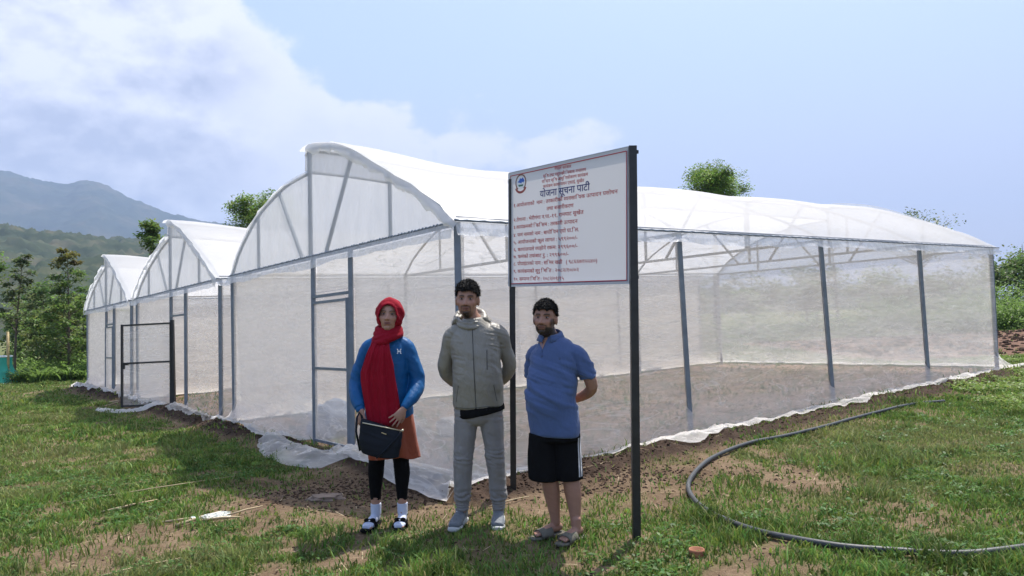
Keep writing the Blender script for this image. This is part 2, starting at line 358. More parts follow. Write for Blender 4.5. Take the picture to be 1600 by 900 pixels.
b_ = N.new('ShaderNodeBump'); b_.inputs['Strength'].default_value = .8; b_.inputs['Distance'].default_value = .03; L.new(nz_(28, 8, .7), b_.inputs['Height']); L.new(b_.outputs[0], P.inputs['Normal'])
g_ob = link('ground', gme, gm, smooth=True); tag(g_ob, kind='structure')

# ------------------------------------------------------------------ hills
def hills(name, y0, y1, x0, x1, nx, ny, hfun, matl):
    xs = np.linspace(x0, x1, nx); ys = np.linspace(y0, y1, ny); X, Y = np.meshgrid(xs, ys, indexing='ij')
    Z = hfun(X, Y); me = np_mesh(name, np.stack([X.ravel(), Y.ravel(), Z.ravel()], 1), grid_faces(nx, ny)[:, ::-1])
    o = link(name, me, matl, smooth=True); tag(o, kind='structure'); return o
def ridge(xs, zs): return lambda x: np.interp(x, xs, zs)
mf = bpy.data.materials.new('forested_slope'); mf.use_nodes = True; nt = mf.node_tree; N = nt.nodes; L = nt.links; P = N['Principled BSDF']; P.inputs['Roughness'].default_value = 1; P.inputs['Specular IOR Level'].default_value = 0
big = nz_(.006, 8, .65); L.new(rmp(big, [(.32, (.016, .026, .015)), (.5, (.030, .044, .022)), (.66, (.075, .07, .042)), (.8, (.11, .09, .055))]), P.inputs['Base Color'])
r1 = ridge([-6000, -3800, -2900, -2418, -2235, -2110, -2023, -1960, -1810, -1629, -1386, -1150, -700, 0, 6000], [520, 680, 830, 752, 690, 672, 684, 674, 594, 522, 478, 430, 300, 120, 60])
def hf1(X, Y):
    t = np.clip((Y - 1700) / 1800, 0, 1); prof = sstep(0, 1, t) * (1 - .35 * sstep(1, 1.6, (Y - 1700) / 1800))
    xr = X * 3500 / np.maximum(Y, 1700) * 1.0
    gul = (fbm(X / 330, Y / 500, 5, 41) - .5) * 260 * np.clip(t * (1.03 - t) * 2.4, 0, 1)
    return r1(xr) * prof + gul + (fbm(X / 22, Y / 22, 2, 44) - .5) * 24 - 6
hills('mountain', 1700, 4600, -5200, 1500, 620, 240, hf1, mf)
mf2 = mf.copy(); mf2.name = 'near_forested_slope'  # lighter olive copy: haze painted into the slope colour
for n_ in mf2.node_tree.nodes:
    if n_.type == 'VALTORGB':
        for e_, c2 in zip(n_.color_ramp.elements, ((.030, .044, .024), (.052, .066, .036), (.095, .092, .055), (.14, .12, .075))): e_.color = (*c2, 1)
    if n_.type == 'TEX_NOISE': n_.inputs['Scale'].default_value = .03
r2 = ridge([-1600, -1000, -640, -560, -480, -375, -250, -100, 100, 700], [150, 146, 142, 128, 118, 106, 88, 60, 30, 10])
def hf2(X, Y):
    t = np.clip((Y - 260) / 700, 0, 1); xr = X * 930 / np.maximum(Y, 260)
    return r2(xr) * (t ** .85) * (1 - .5 * sstep(960, 1500, Y)) + (fbm(X / 120, Y / 120, 4, 51) - .5) * 50 * np.clip(t * (1.15 - t) * 3, 0, 1) + (fbm(X / 7, Y / 7, 2, 54) - .5) * 14 * sstep(0, .1, t) - 6 - 12 * (1 - sstep(0, .1, t))
hills('forested_hillside', 250, 1500, -1600, 500, 560, 330, hf2, mf2)
# ------------------------------------------------------------------ greenhouses
PR = [(3.62, 3.86), (3.40, 3.90), (2.85, 3.81), (2.23, 3.63), (1.34, 3.22), (.5, 2.79), (0, 2.46), (-.09, 2.41)]
PLF = [(3.44, 3.60), (4.0, 3.59), (4.56, 3.53), (5.47, 3.30), (6.1, 2.99), (6.45, 2.76), (6.77, 2.44)]
def smooth_prof(P, n):
    P = np.array(P); d = np.r_[0, np.cumsum(np.hypot(*np.diff(P, axis=0).T))]; t = np.linspace(0, d[-1], n)
    out = []
    for q in t:
        i = min(max(np.searchsorted(d, q) - 1, 0), len(P) - 2); u = (q - d[i]) / (d[i + 1] - d[i])
        p0 = P[max(i - 1, 0)]; p1 = P[i]; p2 = P[i + 1]; p3 = P[min(i + 2, len(P) - 1)]
        out.append(.5 * ((2 * p1) + (-p0 + p2) * u + (2 * p0 - 5 * p1 + 4 * p2 - p3) * u * u + (-p0 + 3 * p1 - 3 * p2 + p3) * u ** 3))
    return np.array(out)
prR, prL = smooth_prof(PR, 30), smooth_prof(PLF, 24)
def roofz(b):
    """height of the hoops at b (0..W)"""
    if b <= 3.5: return float(np.interp(b, prR[::-1, 0], prR[::-1, 1]))
    return float(np.interp(b, prL[:, 0], prL[:, 1]))
def pipe(name, pts, r, parent, m='galv_in', n=8):
    return MB().tube(pts, r, n).build(name, M[m], parent, True)
def square(name, a, b, w, parent, m='galv', d=None):
    return MB().bar(a, b, w, d).build(name, M[m], parent)
def net_strip(name, parent, p0, p1, out, z1, flare=.3, nb=90, bottom=0., dens=(.50, .80), seed=0, wr=.02, zlo=0., up=.0, edge=True, e0='t', e1='t'):
    """netting hung from height z1 between p0 and p1 (a, b); `out` is the outward (a, b) direction; the foot spreads out over the soil"""
    p0 = np.array(p0, float); p1 = np.array(p1, float); out = np.array(out, float); Lw = np.linalg.norm(p1 - p0)
    nu = max(6, int(Lw / .07)); u = np.linspace(0, 1, nu); nv = 44
    if flare > 0:
        s = np.r_[np.linspace(0, 1, 32), 1 + np.linspace(0, 1, 13)[1:]]
    else: s = np.linspace(0, 1, nv)
    U, S = np.meshgrid(u, s, indexing='ij'); dist = U * Lw
    hz = np.where(S <= 1, z1 * (1 - S) + .14 * S + zlo * S * (flare <= 0), 0)
    fl = flare * (.55 + .9 * fbm(dist * .8 + seed, 0 * dist + seed, 3, 90 + seed))
    o = np.where(S <= 1, np.where(flare > 0, .45 * fl * sstep(.90, 1, S) ** 1.2, 0), .45 * fl + (S - 1) * fl * .75)
    ext = 0 * o
    for e_, D in ((e0, dist), (e1, Lw - dist)):
        if e_ == 't': o = o * sstep(0, .35, D + .06) + (S > 1) * (S - 1) * .10 * (1 - sstep(0, .35, D))
    if e0 == 'c': ext = ext - o * (1 - sstep(0, .5, dist))
    if e1 == 'c': ext = ext + o * (1 - sstep(0, .5, Lw - dist))
    wrk = (fbm(dist * 1.2 + seed * 7, S * 9 + dist * .6, 4, 60 + seed) - .5) * wr * 2.2 + (fbm(dist * .35, S * 16 - dist * .8, 3, 61 + seed) - .5) * wr * 1.3
    low = sstep(.55, 1, S)
    wrk *= (.5 + 2.2 * low); wrk = wrk * np.minimum(1, 12 * np.minimum(U, 1 - U) + .15)
    o = o + np.abs(wrk) * (S > .03) - (.085 if abs(out[1]) > .5 else .048) * (1 - sstep(.955, 1.0, S))
    tdir = (p1 - p0) / Lw
    A = p0[0] + (p1[0] - p0[0]) * U + out[0] * o + tdir[0] * ext; B = p0[1] + (p1[1] - p0[1]) * U + out[1] * o + tdir[1] * ext
    x = OX - B * st + A * ct; y = OY + B * ct + A * st
    gnd = ground_z(x, y)
    zz = np.where(S <= 1, gz(x) + hz, 0)
    foot = gnd + .028 + .035 * np.abs(fbm(dist * 1.5 + seed, S * 3, 3, 65) - .5) * 2 + .05 * np.sin(np.pi * np.clip(S - 1, 0, 1)) * fbm(dist * .9 + seed, S, 2, 69)
    if flare > 0: zz = np.where(S <= 1, np.maximum(zz, gnd + .02) + 0, foot); zz = np.where((S > .93) & (S <= 1), zz * (1 - (S - .93) / .07) + foot * ((S - .93) / .07), zz)
    me = np_mesh(name, np.stack([x.ravel(), y.ravel(), zz.ravel()], 1), grid_faces(nu, len(s)))
    if edge and flare > 0: gather = sstep(.86, 1.0, S) * .12 + sstep(1.0, 1.3, S) * .04 + sstep(1.85, 1.98, S) * .35
    else: gather = sstep(.85, 1, S) * .12
    de = dens[0] + (dens[1] - dens[0]) * gather + (fbm(dist * .5 + 3, S * 11 + dist * .35, 4, 66 + seed) - .5) * .14
    set_attr(me, 'dens', np.clip(de, 0, .96).ravel())
    return link(name, me, M['net'], parent, True)
def fringe(name, parent, p0, p1, out, z1, drop, seed=0):
    p0 = np.array(p0, float); p1 = np.array(p1, float); out = np.array(out, float); Lw = np.linalg.norm(p1 - p0); nu = int(Lw / .05); u = np.linspace(0, 1, nu); s = np.linspace(0, 1, 7)
    U, S = np.meshgrid(u, s, indexing='ij'); d = U * Lw
    dr = drop * (.75 + .6 * fbm(d * 1.6, 0 * d, 3, 120 + seed)); o = .015 + S * .05 + .03 * S * (fbm(d * 7, S * 2, 3, 121 + seed) - .5) * 2
    A = p0[0] + (p1[0] - p0[0]) * U + out[0] * o; B = p0[1] + (p1[1] - p0[1]) * U + out[1] * o; x = OX - B * st + A * ct; y = OY + B * ct + A * st
    me = np_mesh(name, np.stack([x.ravel(), y.ravel(), (gz(x) + z1 - S * dr).ravel()], 1), grid_faces(nu, 7)); return link(name, me, M['fringe_film'], parent, True)
def roof_sheet(name, parent, prof, b0, a0=-.07, a1=GL + .10, seed=0, kx=1.0):
    na = 190; av = np.linspace(a0, a1, na); A, I = np.meshgrid(av, np.arange(len(prof)), indexing='ij')
    B = prof[I, 0]; Z = prof[I, 1]; q = np.clip(A / GL, 0, 1) * 4; sag = np.sin(np.pi * (q % 1)) ** 2; mid = np.sin(np.pi * I / (len(prof) - 1)) ** .7
    Z = Z + .022 - .055 * sag * mid * kx + .018 * (fbm(A * 1.4, B * 1.4, 3, 80 + seed) - .5)
    Z = Z - .13 * sstep(.1, 2.4, A) * (1 - .35 * sstep(6, 13, A)) * np.clip((Z - 2.6) / 1.2, 0, 1)
    e = np.exp(-((A - a0) / .16) ** 2) + np.exp(-((A - a1) / .16) ** 2)      # flapping rim over the gable
    Z = Z + e * (.035 * (fbm(B * 5.5, A * 3, 4, 82 + seed) - .45)) ; A2 = A - np.exp(-((A - a0) / .08) ** 2) * .08 * fbm(B * 4, 0 * B, 2, 83 + seed)
    Pn = GWn(A2, B + b0, Z); me = np_mesh(name, Pn.reshape(-1, 3), grid_faces(na, len(prof))); return link(name, me, M['roof_film'], parent, True)
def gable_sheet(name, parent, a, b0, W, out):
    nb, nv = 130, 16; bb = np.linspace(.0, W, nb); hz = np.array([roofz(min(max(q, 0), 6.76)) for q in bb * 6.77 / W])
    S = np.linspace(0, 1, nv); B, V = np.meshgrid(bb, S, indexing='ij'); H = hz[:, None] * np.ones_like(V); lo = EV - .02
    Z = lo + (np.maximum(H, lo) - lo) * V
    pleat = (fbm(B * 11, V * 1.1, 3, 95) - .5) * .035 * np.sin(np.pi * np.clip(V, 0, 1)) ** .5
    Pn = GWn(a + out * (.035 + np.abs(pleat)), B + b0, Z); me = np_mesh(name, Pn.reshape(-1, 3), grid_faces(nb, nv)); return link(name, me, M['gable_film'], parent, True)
prR0, prL0 = prR.copy(), prL.copy()
def set_profile(i):
    """the two smaller gables have straighter slopes than the nearest one"""
    global prR, prL
    prR, prL = prR0.copy(), prL0.copy()
    if i:
        prL[:, 1] -= .20 * np.sin(np.pi * np.linspace(0, 1, len(prL))) ; prR[:, 1] -= .09 * np.sin(np.pi * np.clip(np.linspace(-.15, 1.05, len(prR)), 0, 1))
def film_flap(parent, prof, b0, a, drop, seed):
    """loose edge of the roof film hanging over the gable"""
    n = len(prof); q = np.linspace(0, n - 1, 110); B = np.interp(q, range(n), prof[:, 0]); Z = np.interp(q, range(n), prof[:, 1]); S = np.linspace(0, 1, 6); Bm, Sm = np.meshgrid(B, S, indexing='ij'); Zm = np.repeat(Z[:, None], 6, 1)
    nz = fbm(Bm * 4.5, 0 * Bm, 3, 400 + seed); Zm = Zm + .02 - Sm * drop * (.35 + 1.1 * nz); A = a - .012 - .04 * np.sin(Sm * 2.4) - .03 * Sm * (fbm(Bm * 9, Sm, 2, 410 + seed) - .4)
    link('film_flap', np_mesh('film_flap', GWn(A, Bm + b0, Zm).reshape(-1, 3), grid_faces(110, 6)), M['roof_film'], parent, True)
LEAN = {1: .10, 2: .17, 3: .14}
def greenhouse(i, b0, b1, label):
    set_profile(i); W = b1 - b0; k = W / 6.77; root = empty('greenhouse', GW(0, b0, 0)); tag(root, label, 'greenhouse', 'plastic roofed greenhouses in a row')
    NF = 5
    for j in range(NF):
        a = GL * j / (NF - 1); front = j == 0; last = j == NF - 1
        m = 'galv' if j in (0,) else 'galv_in'
        ml = 'galv'
        la = LEAN.get(j, 0) if i == 0 else .05 * (j not in (0, 4))
        # side posts, leaning a little along the wall as they do in the field
        square('post', GW(a + la, b0 + .04, -.15), GW(a - la * .15, b0 + .04, EV), .062 if (front and i == 0) else .055, root, ml)
        square('post', GW(a + .02, b1 - .04, -.15), GW(a, b1 - .04, EV), .055, root, ml if front else 'galv_in')
        square('tie_beam', GW(a, b0 + .07, EV - .02), GW(a, b1 - .07, EV - .02), .040, root, m)
        dz_ = lambda z: .13 * (j > 0) * (1 - .35 * float(sstep(6, 13, a))) * min(max((z - 2.6) / 1.2, 0), 1)
        pipe('hoop', [GW(a, b0 + max(p[0], 0) * k, p[1] - .03 - dz_(p[1])) for p in prR[:-2:2]] + [GW(a, b0 + .03, EV)], .021, root, m)
        pipe('hoop', [GW(a, b0 + p[0] * k, p[1] - .03 - dz_(p[1])) for p in prL[::2]] + [GW(a, b1 - .02, EV)], .021, root, m)
        cb = b0 + 3.5 * k
        square('king_post', GW(a, cb, EV), GW(a, cb, 3.86 - dz_(3.86)), .046, root, m)
        for (ba, bt) in ((3.02, 2.22), (1.34, 1.34), (3.78, 4.60), (5.47, 5.47)):
            square('strut', GW(a, b0 + ba * k, EV), GW(a, b0 + bt * k, roofz(bt) - .04 - dz_(roofz(bt))), .036, root, m)
    for b, z in ((b0 + .03, EV + .03), (b1 - .03, EV + .03), (b0 + 3.46 * k, 3.86), (b0 + 3.5 * k, 3.58)):
        pipe('purlin', [GW(q_, b, z - .13 * float(sstep(.1, 2.4, q_)) * (1 - .35 * float(sstep(6, 13, q_))) * min(max((z - 2.6) / 1.2, 0), 1)) for q_ in np.linspace(-.02, GL + .02, 28)], .019, root, 'galv_in')
    # roof skins, vent netting, gable skins
    sc = np.array([k, 1.0]); roof_sheet('roof_film', root, prR * sc, b0, seed=i); roof_sheet('roof_film', root, prL * sc - (np.array([0, .045]) if i == 0 else 0), b0, a0=0. if i == 0 else -.07, seed=i + 5, kx=.6 if i else 0)
    film_flap(root, prR[2:] * sc, b0, -.07, .13, i)
    if i: film_flap(root, prL * sc, b0, -.07, .15, i + 5)
    vg = np.array([[3.52 * k, 3.88], [3.53 * k, 3.78], [3.54 * k, 3.68], [3.55 * k, 3.60]])
    A, I = np.meshgrid(np.linspace(-.05, GL, 60), range(4), indexing='ij'); me = np_mesh('vent_net', GWn(A, b0 + vg[I, 0], vg[I, 1] - .13 * sstep(.1, 2.4, A) * (1 - .35 * sstep(6, 13, A))).reshape(-1, 3), grid_faces(60, 4)); set_attr(me, 'dens', np.full(240, .7)); link('vent_net', me, M['net'], root)
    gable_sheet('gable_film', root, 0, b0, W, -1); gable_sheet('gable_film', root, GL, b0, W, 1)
    fringe('film_fringe', root, (-.05, b0), (-.05, b1), (-1, 0), EV - .02, .13, i); fringe('film_fringe', root, (-.1, b0 - .05), (GL + .1, b0 - .05), (0, -1), EV - .01, .13, i + 3)
    # twisted lacing strip that clamps the film along the front beam and the right eave
    pts = []
    for q in np.linspace(0, 1, int(W / .03)):
        pts.append(GW(-.055, b0 + q * W, EV - .01 + .010 * math.sin(q * W * 90)))
    pipe('clamp_strip', pts, .011, root, 'galv', 6)
    pipe('clamp_strip', [GW(q, b0 - .07, EV - .005 + .004 * math.sin(q * 60)) for q in np.linspace(-.1, GL + .1, 200)], .012, root, 'galv', 6)
    # walls: front left panel, front right panel, sides, back
    cpost = b0 + 3.42 * k; jb = b0 + 2.32 * k if i == 0 else b0 + 2.28 * k
    square('door_post', GW(-.005, cpost, -.12), GW(-.005, cpost, EV - .04), .052, root)
    square('door_post', GW(-.005, jb, -.12), GW(-.005, jb, EV - .04), .052, root)
    gx = [.41, .52, .62][i]; dl = [.66, .58, .76][i]
    net_strip('net_wall', root, (0, b1), (0, cpost + (.0 if i else .02)), (-1, 0), EV - .05, flare=.30, dens=(dl, .95), seed=1 + i, e0='c')
    net_strip('net_wall', root, (0, jb), (0, b0), (-1, 0), EV - .05, flare=.28 if i else .42, dens=((.22 if i == 1 else dl - .08), .95), seed=4 + i, e1='c')
    net_strip('net_wall', root, (0, b0), (GL, b0), (0, -1), EV - .05, flare=.50 if i == 0 else .1, dens=(gx, .97), seed=7 + i, wr=.026, e0='c', e1='c')
    net_strip('net_wall', root, (GL, b1), (0, b1), (0, 1), EV - .05, flare=.12, dens=(.60 if i < 2 else .78, .9), seed=10 + i, e0='c', e1='c')
    net_strip('net_wall', root, (GL, b0), (GL, b1), (1, 0), EV - .05, flare=.2, dens=(.42, .9), seed=13 + i, e0='c', e1='c')
    # net above the door
    net_strip('net_above_door', root, (0, cpost), (0, jb), (-1, 0), EV - .05, flare=0, zlo=1.82, dens=(dl - .1, .9), seed=16 + i, wr=.012)
    square('door_head', GW(-.012 * 1, cpost - .03, 1.92), GW(-.012, jb + .03, 1.92), .036, root)
    return root, cpost, jb
roots = [greenhouse(0, *BAYS[0], 'nearest greenhouse with the tall stepped gable, behind the signboard and the people'),
         greenhouse(1, *BAYS[1], 'middle greenhouse of the three, with its black framed door standing open'),
         greenhouse(2, *BAYS[2], 'farthest greenhouse, smallest of the row, beside the trees at the left')]
def door_leaf(root, A0, A1, z0, z1, m, w, midz, latch=False, netd=.5, name='door'):
    """a door leaf: frame of bars with a net panel; A0 hinge side and A1 free side in world xy"""
    P = lambda A, z: Vector((A[0], A[1], float(gz(A[0])) + z))
    mb = MB(); mb.bar(P(A0, z0), P(A0, z1), w).bar(P(A1, z0), P(A1, z1), w)
    q0, q1 = [Vector((*(np.array(A0) + (np.array(A1) - np.array(A0)) * t), 0)) for t in (.5 * w / np.linalg.norm(np.array(A1) - np.array(A0)), 1 - .5 * w / np.linalg.norm(np.array(A1) - np.array(A0)))]
    for z in (z0 + w / 2 + .001, midz, z1 - w / 2 - .001): mb.bar(P(q0, z), P(q1, z), w * .85)
    d = mb.build(name, M[m], root)
    nu, nv = 14, 26; U, V = np.meshgrid(np.linspace(.02, .98, nu), np.linspace(.01, .99, nv), indexing='ij')
    x = A0[0] + (A1[0] - A0[0]) * U; y = A0[1] + (A1[1] - A0[1]) * U + .012 * (fbm(U * 5, V * 7, 3, 7) - .5)
    me = np_mesh('net_panel', np.stack([x.ravel(), y.ravel(), (gz(x) + z0 + (z1 - z0) * V).ravel()], 1), grid_faces(nu, nv)); set_attr(me, 'dens', np.full(nu * nv, netd) + .1 * (fbm(U * 3, V * 9, 3, 9).ravel() - .5))
    link('net_panel', me, M['net'], d, True)
    if latch:
        p = P(A1, midz); MB().box(p + Vector((.075, 0, -.015)), (.13, .03, .045)).box(p + Vector((.035, 0, -.07)), (.05, .035, .09)).build('latch', M['black_paint'], d)
    return d
# near door: hinged frame closed in its doorway
r0, c0, j0 = roots[0]; a_, b_2 = GW(-.03, c0 - .05, 0), GW(-.03, j0 + .05, 0)
door_leaf(r0, (a_.x, a_.y), (b_2.x, b_2.y), .06, 1.86, 'galv', .038, 1.0, netd=.42)
r2_, c2_, j2_ = roots[2]; a_, b_2 = GW(-.03, c2_ - .05, 0), GW(-.03, j2_ + .05, 0)
door_leaf(r2_, (a_.x, a_.y), (b_2.x, b_2.y), .06, 1.86, 'galv', .038, 1.0, netd=.72)
# open black gate of the middle greenhouse
r1_, c1_, j1_ = roots[1]
gp0 = (-7.00, 15.36); square('gate_post', (gp0[0], gp0[1], -.40), (gp0[0] - .035, gp0[1], -.19 + 1.84), .062, r1_, 'black_paint')
door_leaf(r1_, (-7.06, 15.35), (-8.13, 15.47), .09, 1.80, 'black_paint', .042, .99, latch=True, netd=.30, name='gate')
# loose net dragged outside under the gate
def rag(name, pts, width, parent, label=None, seed=0, dens=.8, hump=.10, m=None):
    """crumpled net lying along pts"""
    P = np.array(pts, float); n = 70; d = np.r_[0, np.cumsum(np.hypot(*np.diff(P, axis=0).T))]; t = np.linspace(0, d[-1], n); cx = np.interp(t, d, P[:, 0]); cy = np.interp(t, d, P[:, 1])
    tx, ty = np.gradient(cx), np.gradient(cy); l = np.hypot(tx, ty); nx_, ny_ = -ty / l, tx / l; nv = 26; V = np.linspace(-1, 1, nv); T, VV = np.meshgrid(t, V, indexing='ij')
    wv = width * (.5 + .8 * fbm(T * 1.3, 0 * T, 3, 200 + seed)) * np.sin(np.pi * np.clip(T / d[-1], .03, .97)) ** .35
    x = cx[:, None] + nx_[:, None] * VV * wv + .05 * (fbm(T * 5, VV * 3, 3, 201 + seed) - .5); y = cy[:, None] + ny_[:, None] * VV * wv + .05 * (fbm(T * 5, VV * 3, 3, 202 + seed) - .5)
    z = ground_z(x, y) + .015 + hump * (1 - VV ** 2) * fbm(T * 4 + 3, VV * 1.6, 4, 203 + seed) + .03 * np.abs(fbm(T * 9, VV * 5, 3, 204 + seed) - .5)
    me = np_mesh(name, np.stack([x.ravel(), y.ravel(), z.ravel()], 1), grid_faces(n, nv)); set_attr(me, 'dens', np.clip(dens + .3 * (fbm(T * 6, VV * 4, 3, 205) - .5), 0, .97).ravel()); return link(name, me, m or M['net'], parent, True)
rag('trailing_net', [(-8.9, 16.0), (-8.2, 15.3), (-7.4, 14.9), (-6.9, 15.1)], .22, r1_, seed=3, dens=.85, hump=.08)
rag('trailing_net', [(-3.3, 9.9), (-2.9, 9.2), (-2.45, 8.5), (-2.0, 8.15), (-1.6, 8.5), (-1.35, 8.1)], .25, r0, seed=1, dens=.55, hump=.12)
rag('trailing_net', [(-1.3, 8.05), (-.9, 7.55), (-.62, 7.2), (-.2, 7.02), (.3, 7.2)], .20, r0, seed=2, dens=.5, hump=.06)
# folded cloth bundles just inside the near doorway
def lump(name, c, d, seed, m, label, cat, grp=None, rz=0):
    bmx = bmesh.new(); bmesh.ops.create_icosphere(bmx, subdivisions=4, radius=1)
    for v in bmx.verts:
        p = v.co.copy(); n = noise.fractal(p * 1.7 + Vector((seed, 0, 0)), .8, 2, 4); r = 1 + .32 * n + .12 * abs(noise.noise(p * 5 + Vector((0, seed, 0)))); v.co = Vector((p.x * d[0], p.y * d[1], max(p.z, -.55) * d[2])) * r
    me = bpy.data.meshes.new(name); bmx.to_mesh(me); bmx.free(); o = link(name, me, m, smooth=True); o.location = c; o.rotation_euler = (0, 0, rz); tag(o, label, cat, grp); return o
M['cloth_grey'] = mat('grey_blue_sheet', (.30, .34, .42), .6, bump=.6, bscale=9, bdist=.04, var=.2)
M['cloth_white'] = mat('pale_sack_cloth', (.50, .45, .40), .8, bump=.6, bscale=12, bdist=.03, var=.2)
q = GW(.45, 3.95, .17); lump('folded_sheet', q, (.34, .26, .30), 3.1, M['cloth_grey'], 'grey blue bundle of sheeting heaped inside the near greenhouse, left of its door', 'bundle')
q = GW(1.0, 3.1, .12); lump('sack', q, (.32, .22, .20), 6.7, M['cloth_white'], 'pale crumpled sack lying inside the near greenhouse behind its door', 'sack', None, .4)
q = GW(1.6, 2.6, .10); lump('sack', q, (.22, .2, .15), 9.7, M['cloth_white'], 'small pale bundle inside the near greenhouse, right of the crumpled sack', 'sack', None, .9)
# haze
haze = MB().box((0, 0, 435), (12000, 12000, 930)).build('haze', None); tag(haze, kind='stuff'); haze.display_type = 'WIRE'
hm = bpy.data.materials.new('haze_air'); hm.use_nodes = True
for n in list(hm.node_tree.nodes): hm.node_tree.nodes.remove(n)
ho = hm.node_tree.nodes.new('ShaderNodeOutputMaterial'); pv = hm.node_tree.nodes.new('ShaderNodeVolumePrincipled'); pv.inputs['Density'].default_value = .00025; pv.inputs['Color'].default_value = (.54, .70, 1, 1); pv.inputs['Anisotropy'].default_value = 0
hm.node_tree.links.new(pv.outputs[0], ho.inputs['Volume']); haze.data.materials.append(hm)
# ------------------------------------------------------------------ grass
M['grass'] = vcol_mat('grass_blade', rough=.55, trans=.35, spec=.25)
M['leaf'] = vcol_mat('leaf', rough=.5, trans=.5, spec=.3)
M['bark'] = mat('bark', (.11, .085, .06), .9, bump=.5, bscale=25, var=.25)
def scatter(xr, yr, dens, seed):
    r = np.random.default_rng(seed); n = int((xr[1] - xr[0]) * (yr[1] - yr[0]) * dens)
    return r.uniform(*xr, n), r.uniform(*yr, n), r
def in_view(x, y, m=1.08):
    return (np.abs(x) < (y * 800 / FPX) * m + .25)
def blades(x, y, r, hmul, wmul, name, tuft=None):
    n = len(x); z = ground_z(x, y); cl = fbm(x * 1.1, y * 1.1, 3, 15); tall = sstep(.55, .75, fbm(x * 2.2, y * 2.2, 3, 16))
    h = .88 * (.022 + .040 * r.random(n) ** 1.6 + .12 * tall * r.random(n) ** 1.4) * hmul * (.75 + .5 * cl); w = (.0030 + .0032 * r.random(n)) * wmul
    an = r.uniform(0, 2 * np.pi, n); le = r.uniform(.1, 1.15, n) * h; az = r.uniform(0, 2 * np.pi, n)
    dx, dy = np.cos(az) * le, np.sin(az) * le; px, py = np.cos(an) * w, np.sin(an) * w
    V = np.empty((n, 5, 3))
    V[:, 0] = np.stack([x - px, y - py, z - .004], 1); V[:, 1] = np.stack([x + px, y + py, z - .004], 1)
    mx, my, mz = x + dx * .38, y + dy * .38, z + h * .62
    V[:, 2] = np.stack([mx + px * .8, my + py * .8, mz], 1); V[:, 3] = np.stack([mx - px * .8, my - py * .8, mz], 1)
    V[:, 4] = np.stack([x + dx, y + dy, z + h * .92], 1)
    b = np.arange(n)[:, None] * 5
    F = np.concatenate([b + [0, 1, 2], b + [0, 2, 3], b + [3, 2, 4]], 0)
    dry = np.clip(sstep(.50, .74, fbm(x * .8 + 9, y * .8, 4, 25)) * .6 + (r.random(n) < .10), 0, 1)[:, None] * r.random((n, 1)) ** .5
    g = np.array([.125, .225, .045]) * (.6 + .9 * r.random((n, 1))); g[:, 0] *= (.75 + .8 * r.random(n)); d = np.array([.36, .33, .15]) * (.6 + .6 * r.random((n, 1)))
    tv = .55 + .9 * hsh(np.floor(x * 7), np.floor(y * 7), 4)[:, None]; g = g * (.45 + .55 * tv) * (1 - .35 * sstep(.45, .7, fbm(x * 5, y * 5, 2, 44)))[:, None]; c = g * (1 - dry) + d * dry; me = np_mesh(name, V.reshape(-1, 3), F); set_attr(me, 'col', np.repeat(c, 5, 0)); return me
parts = []
zones = [((-4.6, 4.6), (3.3, 6.2), 7500, 1.0, 1.0), ((-7.5, 7.5), (6.2, 10.5), 4600, 1.05, 1.25), ((-16, 13), (10.5, 18), 1900, 1.1, 1.9), ((-28, 26), (18, 34), 420, 1.3, 3.4), ((-44, 40), (34, 62), 60, 1.9, 7)]
for zi, (xr, yr, dn, hm_, wm_) in enumerate(zones):
    x, y, r = scatter(xr, yr, dn, 100 + zi)
    # pull blades together into tufts
    k = 26. / (1 + zi * .4); cx = np.round(x * k + r.normal(0, .35, len(x))) / k; cy = np.round(y * k + r.normal(0, .35, len(x))) / k
    pull = r.random(len(x)) * .8; jx = hsh(np.floor(cx * 100), np.floor(cy * 100), 3) * .03; x = x * (1 - pull) + (cx + jx) * pull; y = y * (1 - pull) + (cy + jx) * pull
    keep = in_view(x, y) & (r.random(len(x)) < cover(x, y) * .96 + .012); x, y = x[keep], y[keep]
    o = link('grass', blades(x, y, r, hm_, wm_, 'grass'), M['grass']); tag(o, ['short grass and bare patches around the people', 'grass on the open ground before the greenhouses', 'grass beside the greenhouse walls', 'far grass beyond the greenhouses', 'rough grass in the distance by the trees'][zi], 'grass', kind='stuff')
# low broad-leaved weeds
def leafquads(cx, cy, cz, size, r, colr, nrm_up=.5, asp=.5):
    n = len(cx); az = r.uniform(0, 2 * np.pi, n); el = np.arcsin(r.uniform(-1, 1, n) * (1 - nrm_up)); L_ = size * (.6 + .8 * r.random(n)); W_ = L_ * asp
    d = np.stack([np.cos(az) * np.cos(el), np.sin(az) * np.cos(el), np.sin(el)], 1)
    s = np.stack([-np.sin(az), np.cos(az), r.normal(0, .35, n)], 1); s /= np.linalg.norm(s, axis=1)[:, None]
    c = np.stack([cx, cy, cz], 1); up = np.cross(d, s) * .12
    V = np.stack([c, c + d * L_[:, None] * .5 + s * W_[:, None] * .5 + up * L_[:, None], c + d * L_[:, None], c + d * L_[:, None] * .5 - s * W_[:, None] * .5 + up * L_[:, None]], 1)
    F = np.arange(n)[:, None] * 4 + np.array([0, 1, 2, 3]); return V.reshape(-1, 3), F, np.repeat(colr, 4, 0)
